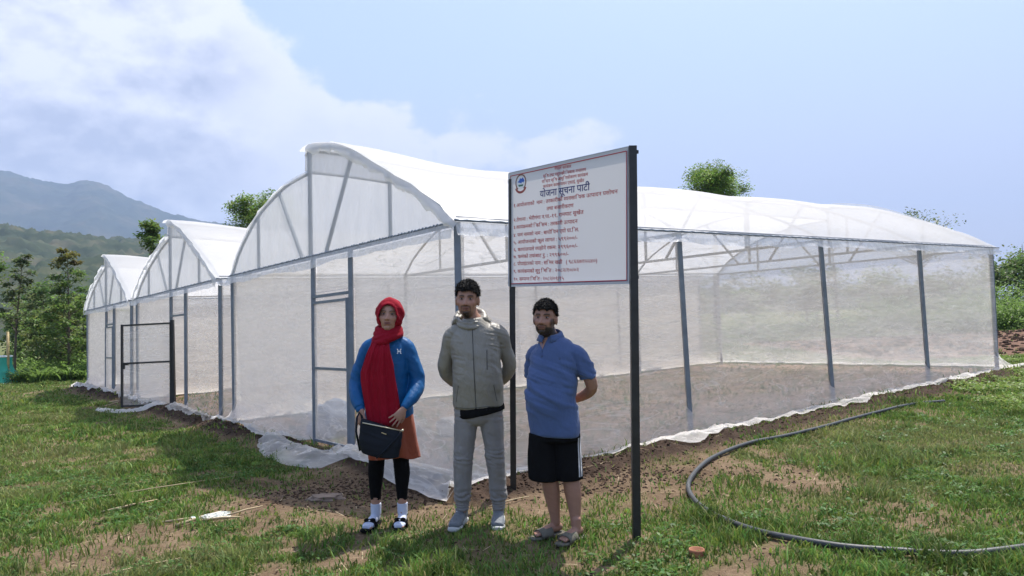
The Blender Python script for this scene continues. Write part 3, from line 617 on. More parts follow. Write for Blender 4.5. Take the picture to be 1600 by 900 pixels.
def weeds(name, pts, hgt, rad, per, size, base, seed, label):
    r = np.random.default_rng(seed); P = np.repeat(np.array(pts), per, 0); n = len(P); th = r.uniform(0, 6.283, n); rr = rad * np.sqrt(r.random(n)); x = P[:, 0] + rr * np.cos(th); y = P[:, 1] + rr * np.sin(th); z = ground_z(x, y) + hgt * r.random(n) * (1 - .5 * rr / rad)
    c = np.array(base) * (.6 + .8 * r.random((n, 1))) * np.array([1, 1, 1]) ; c[:, 0] *= (.8 + .5 * r.random(n)); V, F, C = leafquads(x, y, z, size, r, c); me = np_mesh(name, V, F); set_attr(me, 'col', C); return tag(link(name, me, M['leaf']), label, 'weeds', kind='stuff')
r = np.random.default_rng(5)
pts = []
while len(pts) < 1100:
    x, y = r.uniform(5.6, 13.5), r.uniform(8.6, 17.6); a, b = toab(x, y)
    if b < -.75 - .15 * r.random() or a > GL + .3:
        if x > 6.2 + (y - 9) * .25 and fbm(x * .9, y * .9, 2, 7) > .3 and in_view(x, y, 1.15): pts.append((x, y))
weeds('leafy_weeds', pts, .10, .13, 26, .050, (.17, .26, .055), 6, 'low light green leafy weeds by the far right corner of the near greenhouse')
pts = []
while len(pts) < 1100:
    x, y = r.uniform(-6, 6), r.uniform(3.6, 11)
    if in_view(x, y) and cover(np.array([x]), np.array([y]))[0] > .35 and fbm(x * 1.4, y * 1.4, 2, 8) > .48: pts.append((x, y))
weeds('broadleaf_weeds', pts, .06, .07, 16, .036, (.09, .19, .045), 7, 'small broad-leaved weeds scattered through the near grass')
# clods of dark soil at the foot of the walls
def clods():
    r = np.random.default_rng(9); base = np.array([(-1,-1,-.6),(1,-.8,-.6),(.9,1,-.6),(-1,.9,-.6),(-.7,-.6,.6),(.6,-.7,.7),(.7,.6,.5),(-.6,.7,.65)], float); Fb = np.array([(0,3,2,1),(4,5,6,7),(0,1,5,4),(1,2,6,5),(2,3,7,6),(3,0,4,7)])
    P = []
    def put(a, b, n, sa, sb, smin, smax):
        for _ in range(n):
            aa, bb_ = a + r.normal(0, sa), b + r.normal(0, sb); w = GW(aa, bb_, 0); P.append((w.x, w.y, smin + (smax - smin) * r.random() ** 2.2))
    for b in np.arange(4.2, 21, .055): put(-.38, b, 4, .11, .04, .006, .024)
    for b in np.arange(0, 4.2, .06): put(-.40, b, 1, .12, .04, .008, .02)
    for a in np.arange(-.3, 10.5, .055): put(a, -.68, 4, .04, .12, .005, .018)
    for _ in range(3600): P.append((r.normal(-.3, 1.1), r.normal(6.85, .36), r.uniform(.004, .016)))
    for _ in range(1600): P.append((r.uniform(9.5, 24), r.uniform(18, 30), r.uniform(.03, .09)))
    for _ in range(5200):
        x, y = r.uniform(-6, 5), r.uniform(3.6, 11); P.append((x, y, r.uniform(.003, .010)))
    P = np.array(P); n = len(P); z = ground_z(P[:, 0], P[:, 1]); an = r.uniform(0, 6.28, n); V = base[None] * (.7 + .6 * r.random((n, 8, 3))) * P[:, 2][:, None, None] * np.array([1, .8, .7]); c, s = np.cos(an)[:, None], np.sin(an)[:, None]
    X = V[..., 0] * c - V[..., 1] * s; Y_ = V[..., 0] * s + V[..., 1] * c; V = np.stack([X + P[:, 0:1], Y_ + P[:, 1:2], V[..., 2] + z[:, None] + P[:, 2:3] * .2], -1)
    me = np_mesh('soil_clods', V.reshape(-1, 3), (np.arange(n)[:, None, None] * 8 + Fb[None]).reshape(-1, 4)); return me
M['clod'] = mat('clod_soil', (.055, .036, .026), .95, spec=.1, var=.35, vscale=3, bump=.4, bscale=60)
tag(link('soil_clods', clods(), M['clod']), 'loose dark clods of dug soil along the greenhouse walls', 'soil', kind='stuff')

# ------------------------------------------------------------------ trees
def merge_leaves(L_, name, parent):
    V = np.concatenate([l[0] for l in L_]); C = np.concatenate([l[2] for l in L_]); off = np.cumsum([0] + [len(l[0]) for l in L_[:-1]]); F = np.concatenate([l[1] + o for l, o in zip(L_, off)])
    me = np_mesh(name, V, F); set_attr(me, 'col', C); return link(name, me, M['leaf'], parent)
def tree(name, x, y, H, crown, label, cat='tree', grp='trees around the field', seed=0, col_=(.05, .09, .022), leaf=.14, n=3600, z0=.3, kind='round', trunk=.09, clumps=26, tip=None):
    """crown = (radius x, radius z); a limbed trunk and leaf clumps in tiers or a rounded mass"""
    r = np.random.default_rng(seed + 1000); rs = random.Random(seed); gz0 = float(gz(x)); root = empty(name, (x, y, gz0)); tag(root, label, cat, grp)
    lean = (rs.uniform(-.04, .04) * H, rs.uniform(-.04, .04) * H); tk = MB(); tp = [(x + lean[0] * t * t, y + lean[1] * t * t, gz0 - .15 + (H * .93 + .15) * t) for t in (0, .2, .4, .6, .8, 1)]
    tk.tube(tp, [trunk, trunk * .85, trunk * .68, trunk * .5, trunk * .3, trunk * .1], 8); out = []
    for c in range(clumps):
        t = (c + .5 + rs.uniform(-.4, .4)) / clumps
        if kind == 'tier':      # slender tree in layers
            zc = H * (z0 + (1 - z0) * t); rad = crown[0] * (1 - .82 * t ** 1.3) * rs.uniform(.55, 1.1); an = c * 2.4 + rs.uniform(-.5, .5); cr = crown[0] * (.46 - .24 * t) * rs.uniform(.8, 1.3); fl = .38
        elif kind == 'sparse':
            zc = H * (z0 + (1 - z0) * t); rad = crown[0] * math.sin(math.pi * (.15 + .8 * t)) * rs.uniform(.3, 1.1); an = rs.uniform(0, 6.28); cr = crown[0] * .26 * rs.uniform(.7, 1.4); fl = .6
        else:
            u_ = rs.random() ** .45; ph = math.acos(rs.uniform(-.55, 1)); an = rs.uniform(0, 6.28); rad = crown[0] * .78 * u_ * math.sin(ph) ** .8; zc = H - crown[1] * 1.05 + crown[1] * .80 * u_ * math.cos(ph); cr = crown[0] * .36 * rs.uniform(.6, 1.25); fl = .72
        cx, cy = x + lean[0] * (zc / H) ** 2 + rad * math.cos(an), y + lean[1] * (zc / H) ** 2 + rad * math.sin(an); zb = max(zc - rad * .55 - .1, H * .12); q = zb / (H * .93)
        s = Vector((x + lean[0] * q * q, y + lean[1] * q * q, gz0 + zb)); e = Vector((cx, cy, gz0 + zc)); mid = s.lerp(e, .5) + Vector((0, 0, -.06 * rad))
        if (e - s).length > .2: tk.tube([s, mid, e], [trunk * .3 * (1 - .6 * t) + .006, trunk * .2 * (1 - .6 * t) + .005, .005], 5, False)
        m = int(n / clumps * rs.uniform(.6, 1.4)); d = r.normal(0, 1, (m, 3)); d /= np.linalg.norm(d, axis=1)[:, None]; rr_ = cr * (r.random(m) ** .5)
        px, py, pz = cx + d[:, 0] * rr_, cy + d[:, 1] * rr_, gz0 + zc + d[:, 2] * rr_ * fl
        tone = rs.uniform(.72, 1.35); cc_ = np.array(col_) * tone * (.7 + .6 * r.random((m, 1))); cc_[:, 0] *= (.8 + .55 * r.random(m))
        if tip is not None and t > .82: cc_ = cc_ * .4 + np.array(tip) * .6 * (.6 + .7 * r.random((m, 1)))
        out.append(leafquads(px, py, pz, leaf, r, cc_, .25, .55))
    tk.build('trunk', M['bark'], root, True); merge_leaves(out, 'crown', root); return root
G1 = (.115, .195, .045); G2 = (.155, .255, .055); G3 = (.07, .125, .036); G4 = (.18, .29, .06)
# the tall ones that stand out
tree('slender_tree', -18.2, 30.5, 5.3, (1.15, 2), 'slender layered tree with brownish top, tallest left of the greenhouses', seed=1, kind='tier', col_=G1, clumps=34, n=4600, z0=.16, trunk=.07, tip=(.16, .10, .03))
tree('slender_tree', -20.1, 30, 5.1, (.85, 2), 'thin tree with open crown near the left edge of the photo', seed=2, kind='tier', col_=(.10, .145, .055), clumps=22, n=1900, z0=.45, trunk=.06)
tree('slender_tree', -21.6, 30.5, 5.6, (1.5, 2), 'leafy tree cut off by the left edge of the photo', seed=3, kind='round', col_=G1, clumps=26, n=3800, crownless=None) if False else tree('slender_tree', -21.9, 30.5, 5.9, (1.3, 1.5), 'leafy tree cut off by the left edge of the photo', seed=3, col_=G1, clumps=22, n=3000)
tree('tree', -15.15, 31.5, 6.4, (1.15, 1.7), 'upright open tree rising behind the gap between the two left gables', seed=4, kind='sparse', col_=G1, clumps=34, n=4600, z0=.45, trunk=.10)
tree('broad_tree', -13.4, 40, 9.55, (2.3, 1.9), 'broad dark tree behind the left curve of the nearest gable', seed=5, col_=G2, clumps=54, n=13000, trunk=.22)
tree('broad_tree', 12.35, 45, 10.75, (2.2, 1.8), 'rounded dense tree showing above the roof right of the signboard', seed=6, col_=(.14, .24, .045), clumps=60, n=14000, trunk=.24)
tree('sparse_tree', 19.9, 36, 5.7, (2.2, 1.4), 'thin sparse tree top showing above the right end of the roof', seed=7, kind='sparse', col_=(.10, .15, .05), clumps=26, n=1100, z0=.6, trunk=.13)
tree('sparse_tree', 16.6, 38, 6.05, (1.3, 1), 'few twigs showing above the roof left of the sparse tree', seed=8, kind='sparse', col_=G1, clumps=12, n=420, z0=.75, trunk=.11)
# thicket at the left
rs = random.Random(3); k = 0
spots = [(-19.4, 33.5, 3.5, 1.4), (-17.1, 32.6, 3.9, 1.2), (-16.3, 34, 3.6, 1.3), (-21.2, 34.5, 3.3, 1.5), (-18.6, 36, 4.0, 1.5), (-22.6, 36, 3.2, 1.6), (-15.9, 36.5, 4.4, 1.4), (-20.6, 38.5, 3.7, 1.7), (-24.5, 39, 3.6, 1.8), (-17.2, 39.5, 4.2, 1.6), (-26.5, 42, 4.6, 2.0), (-22.0, 42.5, 4.2, 2.0), (-19.0, 44, 4.4, 2.0), (-29.5, 46, 5, 2.4), (-25, 48, 4.8, 2.4), (-20.5, 50, 4.8, 2.4), (-17.3, 47, 5.2, 2.0), (-32, 52, 5.2, 2.6), (-27.5, 55, 5.4, 2.8)]
words = ['leftmost'] + [q + ' from the left' for q in ('second', 'third', 'fourth', 'fifth', 'sixth', 'seventh', 'eighth', 'ninth', 'tenth', 'eleventh', 'twelfth', 'thirteenth')]
def rank_labels(spots, rows, fmt):
    out = {}
    for rn, lo, hi in rows:
        r_ = sorted([i for i, q in enumerate(spots) if lo <= q[1] < hi], key=lambda i: spots[i][0] / spots[i][1])
        for j, i in enumerate(r_): out[i] = fmt.format(pos='rightmost' if j == len(r_) - 1 else words[j], row=rn)
    return out
thl = rank_labels(spots, [('front', 0, 35.5), ('second', 35.5, 40), ('third', 40, 47.5), ('farthest', 47.5, 99)], 'young tree, {pos} in the {row} row of the left thicket')
for i, (x, y, h, w) in enumerate(spots):
    kd = ['tier', 'sparse', 'round'][i % 3]; tree('thicket_tree', x, y, h, (w, h * .36), thl[i], grp='young trees of the left thicket', seed=20 + i, kind=kd, col_=[G1, G2, G3, (.12, .17, .045)][i % 4], clumps=24, n=3200, z0=.10, trunk=.05, leaf=.16 if y < 40 else .22)
def bush(name, x, y, w, h, label, grp, seed, col_, leaf=.12, n=1500, cat='bush', long=.5):
    r = np.random.default_rng(seed + 3000); g0 = float(gz(x)); d = r.normal(0, 1, (n, 3)); d[:, 2] = np.abs(d[:, 2]); d /= np.linalg.norm(d, axis=1)[:, None]; az = np.arctan2(d[:, 1], d[:, 0]); lob = 1 + .28 * np.sin(az * 3 + seed) * np.cos(d[:, 2] * 5 + seed) + .15 * np.sin(az * 7 + seed * 2)
    rr = (.45 + .55 * r.random(n) ** .5) * lob; V, F, C = leafquads(x + d[:, 0] * rr * w, y + d[:, 1] * rr * w, g0 + d[:, 2] * rr * h * .92 + .03, leaf, r, np.array(col_) * (.55 + .9 * r.random((n, 1))), .2, long)
    me = np_mesh(name, V, F); set_attr(me, 'col', C); o = link(name, me, M['leaf']); me.transform(Matrix.Translation((-x, -y, -g0))); o.location = (x, y, g0); return tag(o, label, cat, grp)
bs = [(-18.6, 30.6, 1.1, 1.15, G4, 'bright green bush below the slender brown-topped tree'), (-17.3, 30.0, .8, .95, G2, 'low bush left of the farthest greenhouse corner'), (-20.2, 31, 1.0, .8, G4, 'low bush beside the green cloth guard'), (-16.4, 31.2, .7, 1.3, (.10, .17, .05), 'upright bush touching the farthest greenhouse'), (-18.0, 29.2, .9, .62, G4, 'spreading leafy clump at the front of the thicket'), (-16.6, 29.0, .7, .6, G2, 'leafy clump behind the reddish soil patch'), (-19.5, 32.6, .9, 1.9, (.17, .25, .06), 'taller yellow green bush in the middle of the thicket'), (-21.8, 33, 1.2, 1.5, G1, 'dark bush at the left edge of the thicket')]
for i, (x, y, w, h, c, lb) in enumerate(bs): bush('bush', x, y, w, h, lb, 'bushes of the left thicket', i, c, n=1500)
# long-leaved ginger-like clumps in front
def strap_clump(x, y, h, n, label, seed, col_=(.15, .24, .055)):
    rs = random.Random(seed); V = []; F = []; C = []; g0 = float(gz(x))
    for k in range(n):
        az = rs.uniform(0, 6.28); L_ = h * rs.uniform(.6, 1.2); bx, by = x + rs.uniform(-.25, .25), y + rs.uniform(-.25, .25); w = .035 * rs.uniform(.7, 1.3); t_ = rs.uniform(.6, 1.3); c = [q * t_ for q in col_]
        for j in range(5):
            t = j / 4; rr = L_ * .75 * t ** 1.3; zz = g0 + L_ * (t - .48 * t * t) ; wv = w * math.sin(math.pi * (.12 + .86 * t)); px, py = -math.sin(az) * wv, math.cos(az) * wv
            cx, cy = bx + math.cos(az) * rr, by + math.sin(az) * rr; V += [(cx - px - x, cy - py - y, zz - g0), (cx + px - x, cy + py - y, zz - g0)]; C += [c, c]
            if j: b = len(V) - 4; F.append((b, b + 1, b + 3, b + 2))
    me = np_mesh('long_leaved_plant', V, F); set_attr(me, 'col', np.array(C)); o = link('long_leaved_plant', me, M['leaf']); o.location = (x, y, g0); return tag(o, label, 'plant', 'long-leaved plants before the thicket')
for i, (x, y, h) in enumerate([(-17.9, 28.2, .95), (-17.1, 28.6, .85), (-18.8, 28.6, .8), (-16.2, 28.3, .7), (-19.5, 29.2, .9)]):
    strap_clump(x, y, h, 70, ['long leaved clump at the front centre of the thicket', 'long leaved clump right of the front centre one', 'long leaved clump left of the front centre one', 'small long leaved clump nearest the reddish soil', 'long leaved clump nearest the green cloth guard'][i], i)
# right edge: hedge, trees and crop rows beyond the tilled soil
i = 0
for (x, y, w, h, c) in [(20.9, 32.0, 1.0, 1.1, G2), (22.0, 32.2, 1.2, 1.25, G2), (23.2, 33, 1.2, 1.5, G2), (19.4, 32.8, 1.2, 1.3, G2), (24.4, 33.6, 1.3, 1.6, G1), (17.6, 33.6, 1.3, 1.4, G2), (21.6, 34.6, 1.5, 2.1, G4), (23.8, 35.5, 1.6, 2.3, G2)]:
    bush('bush', x, y, w, h, ['round bush just beyond the tilled soil beside the greenhouse corner', 'second round bush beyond the tilled soil', 'bush at the right photo edge beyond the tilled soil', 'bush behind the far greenhouse corner post', 'tall bush cut by the right photo edge', 'bush seen through the right end netting', 'bright green bush standing behind the round bushes', 'tall leafy bush at the right edge behind the others'][i], 'bushes beyond the tilled soil', 40 + i, c, n=2000); i += 1
far = [(25.4, 39, 3.9, 2.0), (27.6, 40, 4.5, 2.3), (23.4, 41, 3.6, 1.8), (29.8, 42, 4.7, 2.4), (21.0, 43, 3.9, 2.0), (18.0, 44, 4.3, 2.2), (14.6, 45, 3.9, 2.2), (11.0, 46, 4.5, 2.4), (7.4, 47, 3.7, 2.2), (4.0, 48, 4.3, 2.4), (.5, 49, 3.9, 2.4), (-3, 50, 4.3, 2.4), (-6.5, 50, 4.6, 2.4), (-10, 50, 4.6, 2.5), (16.2, 41, 3.1, 1.5), (20, 39.5, 3.2, 1.5), (12.8, 41.5, 2.9, 1.5)]
fll = rank_labels([(q[0], q[1]) for q in far], [('nearer', 0, 42.5), ('farther', 42.5, 99)], 'dark leafy tree, {pos} in the {row} row behind the greenhouses')
for i, (x, y, h, w) in enumerate(far):
    tree('far_tree', x, y, h, (w, h * .42), fll[i], grp='trees in the line behind the greenhouses', seed=60 + i, kind='round', col_=[G3, G1, (.07, .13, .035)][i % 3], clumps=24, n=2000, trunk=.09, leaf=.2)
for j_, (x, y, w, h) in enumerate([(21.5, 37.2, 1.8, 1.9), (24.2, 37.6, 2.0, 2.2), (26.8, 37.8, 2.0, 2.4), (18.6, 37.5, 1.8, 1.8), (29.6, 39, 2.2, 2.6)]):
    bush('hedge_bush', x, y, w, h, 'dense hedge bush under the far trees at right, ' + ['second', 'third', 'fourth', 'first', 'fifth'][j_] + ' from the left', 'hedge under the far right trees', 130 + j_, G1, n=2600, leaf=.18)
for i in range(9):
    bush('low_bush', -4 + i * 3.1 + rs.uniform(-.5, .5), 33.5 + rs.uniform(-1, 2), 1.5, 1.0 + .4 * rs.random(), 'low green bush behind the greenhouses, ' + ('rightmost' if i == 8 else words[i]) + ' of nine', 'low bushes behind the greenhouses', 70 + i, G1, n=1000, leaf=.16)
# small dark sapling left, weeds by post
bush('sapling', -19.0, 28.0, .14, .55, 'small dark seedling standing in the grass at the far left', None, 99, (.03, .06, .02), leaf=.08, n=120, cat='seedling')

# ------------------------------------------------------------------ hose, litter
def smooth_path(P, n):
    P = [Vector(p) for p in P]; out = []
    for i in range(len(P) - 1):
        p0, p1, p2, p3 = P[max(i - 1, 0)], P[i], P[i + 1], P[min(i + 2, len(P) - 1)]
        for k in range(n):
            u = k / n; out.append(.5 * ((2 * p1) + (-p0 + p2) * u + (2 * p0 - 5 * p1 + 4 * p2 - p3) * u * u + (-p0 + 3 * p1 - 3 * p2 + p3) * u ** 3))
    return out + [P[-1]]
hp = [(4.2, 4.62), (3.5, 4.40), (2.9, 4.32), (2.53, 4.32), (2.20, 4.40), (1.88, 4.54), (1.61, 4.83), (1.45, 5.26), (1.385, 5.80), (1.44, 6.30), (1.66, 6.88), (2.0, 7.45), (2.5, 8.02), (3.07, 8.45), (3.82, 9.03), (4.65, 9.72), (5.42, 10.25), (6.1, 10.62)]
hp = smooth_path([(x, y, 0) for x, y in hp], 12); zs = ground_z(np.array([p.x for p in hp]), np.array([p.y for p in hp])); zs = np.convolve(np.r_[[zs[0]] * 6, zs, [zs[-1]] * 6], np.ones(13) / 13, 'valid')
M['hose'] = mat('hose_plastic', (.034, .038, .041), .5, spec=.5, var=.3, vscale=5, bump=.1, bscale=90)
hose = MB().tube([(p.x, p.y, z + .032) for p, z in zip(hp, zs)], .0205, 12).build('hose', M['hose'], None, True); tag(hose, 'black plastic water pipe curving through the grass at lower right', 'hose')
M['clay'] = mat('rusty_clay', (.30, .12, .06), .8, var=.2, bump=.2)
mb = MB(); cx, cy = 1.09, 4.6; cz = float(ground_z([cx], [cy])[0]); n = 24; V = []; prof = [(.0, .012), (.034, .012), (.040, .030), (.047, .032), (.049, .020), (.046, -.01)]
for rr, zz in prof: V += [(cx + rr * math.cos(6.283 * k / n), cy + rr * math.sin(6.283 * k / n), cz + zz + .01) for k in range(n)]
mb.add(V, [(i * n + k, i * n + (k + 1) % n, (i + 1) * n + (k + 1) % n, (i + 1) * n + k) for i in range(len(prof) - 1) for k in range(n)]); tag(mb.build('clay_cup', M['clay'], None, True), 'small round rust-brown cup lying in the grass right of the black signpost', 'cup')
M['straw'] = mat('dry_straw', (.38, .30, .18), .8, var=.25, vscale=12, bump=.2)
M['slate'] = mat('flat_stone', (.20, .15, .115), .9, var=.25, bump=.6, bscale=14, bdist=.02)
o = lump('stone', (-1.66, 6.55, -.02), (.15, .09, .035), 2.2, M['slate'], 'flat brown stone slab lying on bare soil left of the woman', 'stone', None, .1)
def stick(p, q, r_, label, grp=None, z=.02):
    a = Vector((*p, float(ground_z([p[0]], [p[1]])[0]) + z)); b = Vector((*q, float(ground_z([q[0]], [q[1]])[0]) + z + .005)); m_ = a.lerp(b, .5) + Vector((.02, .015, .008)); o = MB().tube([a, m_, b], [r_, r_ * .9, r_ * .6], 6).build('stick', M['straw'], None, True); return tag(o, label, 'stick', grp)
stick((-2.66, 5.86), (-2.45, 6.22), .014, 'thick pale stick slanting across the twig pile'); stick((-2.85, 6.0), (-2.5, 6.04), .009, 'thin stick pointing left out of the twig pile'); stick((-2.55, 5.98), (-2.22, 6.03), .010, 'short dark stick at the right of the twig pile'); stick((-2.38, 6.1), (-2.15, 6.35), .008, 'pale stick behind the twig pile pointing right')
stick((-2.75, 4.62), (-2.25, 5.02), .006, 'long dry stalk in the grass at the bottom of the photo'); stick((-3.6, 6.5), (-3.3, 6.9), .010, 'short pale stick in the grass at middle left'); stick((-4.2, 6.95), (-2.9, 7.75), .006, 'long thin dry stalk lying in the left grass')
stick((-9.6, 17.5), (-8.8, 17.2), .02, 'pale branch lying by the farthest greenhouse'); stick((-9.3, 16.9), (-8.95, 17.5), .015, 'smaller branch crossing the pale branch'); stick((-9.9, 13.3), (-8.7, 13.6), .014, 'bundle of dry brown stalks in the left grass'); stick((-.22, 5.9), (.1, 6.15), .006, 'thin dry twig on the bare soil behind the middle man')
M['plastic_scrap'] = film('plastic_scrap', (.62, .72, .70), .6, .4, 20, .5, gloss=.3)
s_ = rag('plastic_scrap', [(-2.6, 6.02), (-2.35, 6.16)], .08, None, seed=9, dens=.7, hump=.05, m=M['plastic_scrap']); tag(s_, 'crumpled clear plastic scrap lying on the twig pile', 'litter')
# dry straw scattered (one mass)
def straw():
    r = np.random.default_rng(77); n = 2600; x = r.uniform(-7, 6, n); y = r.uniform(3.7, 14, n); k = in_view(x, y) & (r.random(n) < .35 + .65 * (fbm(x, y, 3, 33) > .5)); x, y = x[k], y[k]; n = len(x); z = ground_z(x, y) + .012; an = r.uniform(0, 6.28, n); L_ = r.uniform(.03, .16, n); w = r.uniform(.0012, .003, n)
    dx, dy = np.cos(an) * L_ / 2, np.sin(an) * L_ / 2; px, py = -np.sin(an) * w, np.cos(an) * w; dz = r.uniform(-.01, .02, n)
    V = np.stack([np.stack([x - dx - px, y - dy - py, z], 1), np.stack([x - dx + px, y - dy + py, z], 1), np.stack([x + dx + px, y + dy + py, z + dz], 1), np.stack([x + dx - px, y + dy - py, z + dz], 1)], 1); return np_mesh('dry_straw', V.reshape(-1, 3), np.arange(n)[:, None] * 4 + np.arange(4))
tag(link('dry_straw', straw(), M['straw']), 'dry straw bits scattered over the near grass', 'straw', kind='stuff')
# green cloth guard with its stake at the left edge
M['green_cloth'] = mat('green_cloth', (.012, .30, .20), .6, bump=.2, bscale=30, sheen=.2); M['white_hem'] = mat('white_hem', (.75, .76, .74), .6); M['bamboo'] = mat('bamboo', (.40, .30, .13), .6, var=.2, vscale=10)
gx0, gy0 = -19.65, 28.7; gg = float(gz(gx0)); root = empty('plant_guard', (gx0, gy0, gg)); tag(root, 'green cloth guard flaring round a bamboo stake at the left edge', 'plant guard')
def flare(prof, name, m):
    V = []; n = 48
    for rr, zz in prof: V += [(gx0 + rr * (1 + .10 * math.sin(5 * t) + .05 * math.sin(9 * t + 1)) * math.cos(t), gy0 + rr * (1 + .10 * math.sin(5 * t) + .05 * math.sin(9 * t + 1)) * math.sin(t), gg + zz) for t in [6.283 * k / n for k in range(n)]]
    return MB().add(V, [(i * n + k, i * n + (k + 1) % n, (i + 1) * n + (k + 1) % n, (i + 1) * n + k) for i in range(len(prof) - 1) for k in range(n)]).build(name, m, root, True)
flare([(.62, .03), (.50, .30), (.34, .55), (.28, .75), (.27, 1.05)], 'cloth', M['green_cloth']); flare([(.64, .0), (.66, .02), (.645, .05), (.62, .04)], 'hem', M['white_hem']); flare([(.29, 1.03), (.30, 1.07), (.28, 1.09), (.26, 1.06)], 'hem', M['white_hem'])
MB().tube([(gx0 + .22, gy0 - .1, gg - .1), (gx0 + .23, gy0 - .1, gg + 1.1), (gx0 + .22, gy0 - .1, gg + 2.0)], [.06, .058, .05], 10).build('stake', M['bamboo'], root, True)
# ------------------------------------------------------------------ signboard on two black posts
BL, BR = Vector((-.035, 6.335, 0)), Vector((.779, 4.985, 0))       # posts (base, world xy)
zl, zr = float(gz(BL.x)), float(gz(BR.x))
sg = empty('signboard', (BL.x, BL.y, zl)); tag(sg, 'white printed signboard with red and blue writing on two tall black posts', 'signboard')
MB().bar((BR.x, BR.y, zr - .3), (BR.x + .058, BR.y, zr + 2.63), .052, .052, (0, 1, 0)).build('post', M['black_paint'], sg)
MB().bar((BL.x, BL.y, zl - .3), (BL.x + .055, BL.y, zl + 2.70), .050, .050, (0, 1, 0)).build('post', M['black_paint'], sg)
# corners of the printed face: just in front of the left post, left of the right post
ex = Vector((BR.x - BL.x, BR.y - BL.y, 0)).normalized(); nf = Vector((ex.y, -ex.x, 0))      # nf faces the camera side
if nf.y > 0: nf = -nf
P00 = Vector((-.055, 6.345, 0)); P10 = Vector((.755, 5.03, 0))
BX = [Vector((-.027, 6.345, 1.784)), Vector((.797, 5.045, 1.728)), Vector((.824, 5.045, 2.662)), Vector((-.005, 6.345, 2.754))]
def bp(u, v, off=0.):
    a = BX[0].lerp(BX[1], u); b = BX[3].lerp(BX[2], u); return a.lerp(b, v) + nf * off
BWID = (BX[1] - BX[0]).length; BHGT = (BX[3] - BX[0]).length
def flexmat():
    m = bpy.data.materials.new('sign_sheet'); m.use_nodes = True; nt = m.node_tree; N = nt.nodes; L = nt.links; P = N['Principled BSDF']; P.inputs['Base Color'].default_value = (.70, .71, .73, 1); P.inputs['Roughness'].default_value = .45; P.inputs['Specular IOR Level'].default_value = .35
    t = N.new('ShaderNodeBsdfTranslucent'); t.inputs['Color'].default_value = (.66, .62, .60, 1); mx = N.new('ShaderNodeMixShader'); mx.inputs[0].default_value = .26
    L.new(P.outputs[0], mx.inputs[1]); L.new(t.outputs[0], mx.inputs[2]); L.new(mx.outputs[0], N['Material Output'].inputs['Surface']); return m
M['flex'] = flexmat(); M['red_ink'] = mat('red_ink', (.42, .025, .035), .5); M['blue_ink'] = mat('blue_ink', (.022, .030, .16), .5); M['frame_metal'] = mat('sign_frame', (.26, .29, .36), .5, .3)
nu, nv = 24, 16; U, V_ = np.meshgrid(np.linspace(0, 1, nu), np.linspace(0, 1, nv), indexing='ij')
vv = [bp(u, v, .0) for u, v in zip(U.ravel(), V_.ravel())]; link('sheet', np_mesh('sheet', vv, grid_faces(nu, nv)), M['flex'], sg, True)
f_ = MB()
for u0, v0, u1, v1 in ((0, .012, 1, .012), (0, .988, 1, .988)): f_.bar(bp(u0, v0, -.018), bp(u1, v1, -.018), .028, .030)
for u in (.010, .473, .990): f_.bar(bp(u, .026, -.018), bp(u, .974, -.018), .028, .029, nf)
f_.build('frame', M['frame_metal'], sg)
# folded edge of the sheet, light grey
mb = MB(); e = .0025
for u0, v0, u1, v1 in ((0, 1.004, 1.008, 1.004), (0, -.004, 1.008, -.004)): mb.bar(bp(u0, v0, -.016), bp(u1, v1, -.016), .036, .004, nf.cross(ex))
mb.bar(bp(1.006, 0, -.016), bp(1.006, 1, -.016), .004, .036, nf); mb.bar(bp(-.003, 0, -.016), bp(-.003, 1, -.016), .004, .036, nf)
mb.build('folded_edge', mat('sheet_edge', (.62, .66, .72), .5), sg)
for (p, z) in ((bp(1.03, .955, -.01), 0), (bp(1.03, .04, -.01), 0), (bp(-.01, .93, -.03), 0), (bp(-.01, .03, -.03), 0)):
    MB().box(p, (.05, .022, .022)).build('clamp', M['black_paint'], sg)
def quad_line(mb, a, b, w, off=.0015):
    a = np.array(a, float); b = np.array(b, float); d = (b - a) * np.array([BWID, BHGT]); d /= np.linalg.norm(d); n_ = np.array([-d[1], d[0]]) * w / 2; n_ = n_ / np.array([BWID, BHGT])
    mb.add([bp(*(a - n_), off), bp(*(b - n_), off), bp(*(b + n_), off), bp(*(a + n_), off)], [(0, 1, 2, 3)])
mb = MB()
for a, b in (((.020, .972), (.984, .972)), ((.984, .972), (.984, .020)), ((.984, .020), (.020, .020)), ((.020, .020), (.020, .972))): quad_line(mb, a, b, .0075)
mb.build('red_border', M['red_ink'], sg)
mb = MB(); quad_line(mb, (.9895, .977), (.9895, .015), .003); quad_line(mb, (.9895, .015), (.02, .015), .003); mb.build('dark_border', M['blue_ink'], sg)
# lettering: Devanagari laid out glyph by glyph (half forms clipped, vowel signs reordered)
VIR = '\u094d'; CONS = set(chr(c) for c in range(0x915, 0x93a)); MATR = set(chr(c) for c in range(0x93e, 0x94d)) | {'\u0902', '\u0901', '\u0943'}
_cache = {}
def text_mesh(s, bold):
    key = (s, bold)
    if key in _cache: return _cache[key]
    cu = bpy.data.curves.new('lettering', 'FONT'); cu.body = s; cu.size = 1; cu.resolution_u = 2; cu.offset = bold; ob = bpy.data.objects.new('lettering', cu); col.objects.link(ob)
    dg = bpy.context.evaluated_depsgraph_get(); me = bpy.data.meshes.new_from_object(ob.evaluated_get(dg)); V = [v.co.copy() for v in me.vertices]; F = [tuple(p.vertices) for p in me.polygons]
    bpy.data.objects.remove(ob); bpy.data.curves.remove(cu); bpy.data.meshes.remove(me); _cache[key] = (V, F); return V, F
def width(s, bold=0.):
    V, _ = text_mesh(s + 'l', bold); W, _ = text_mesh('l', bold); return max(v.x for v in V) - max(v.x for v in W)
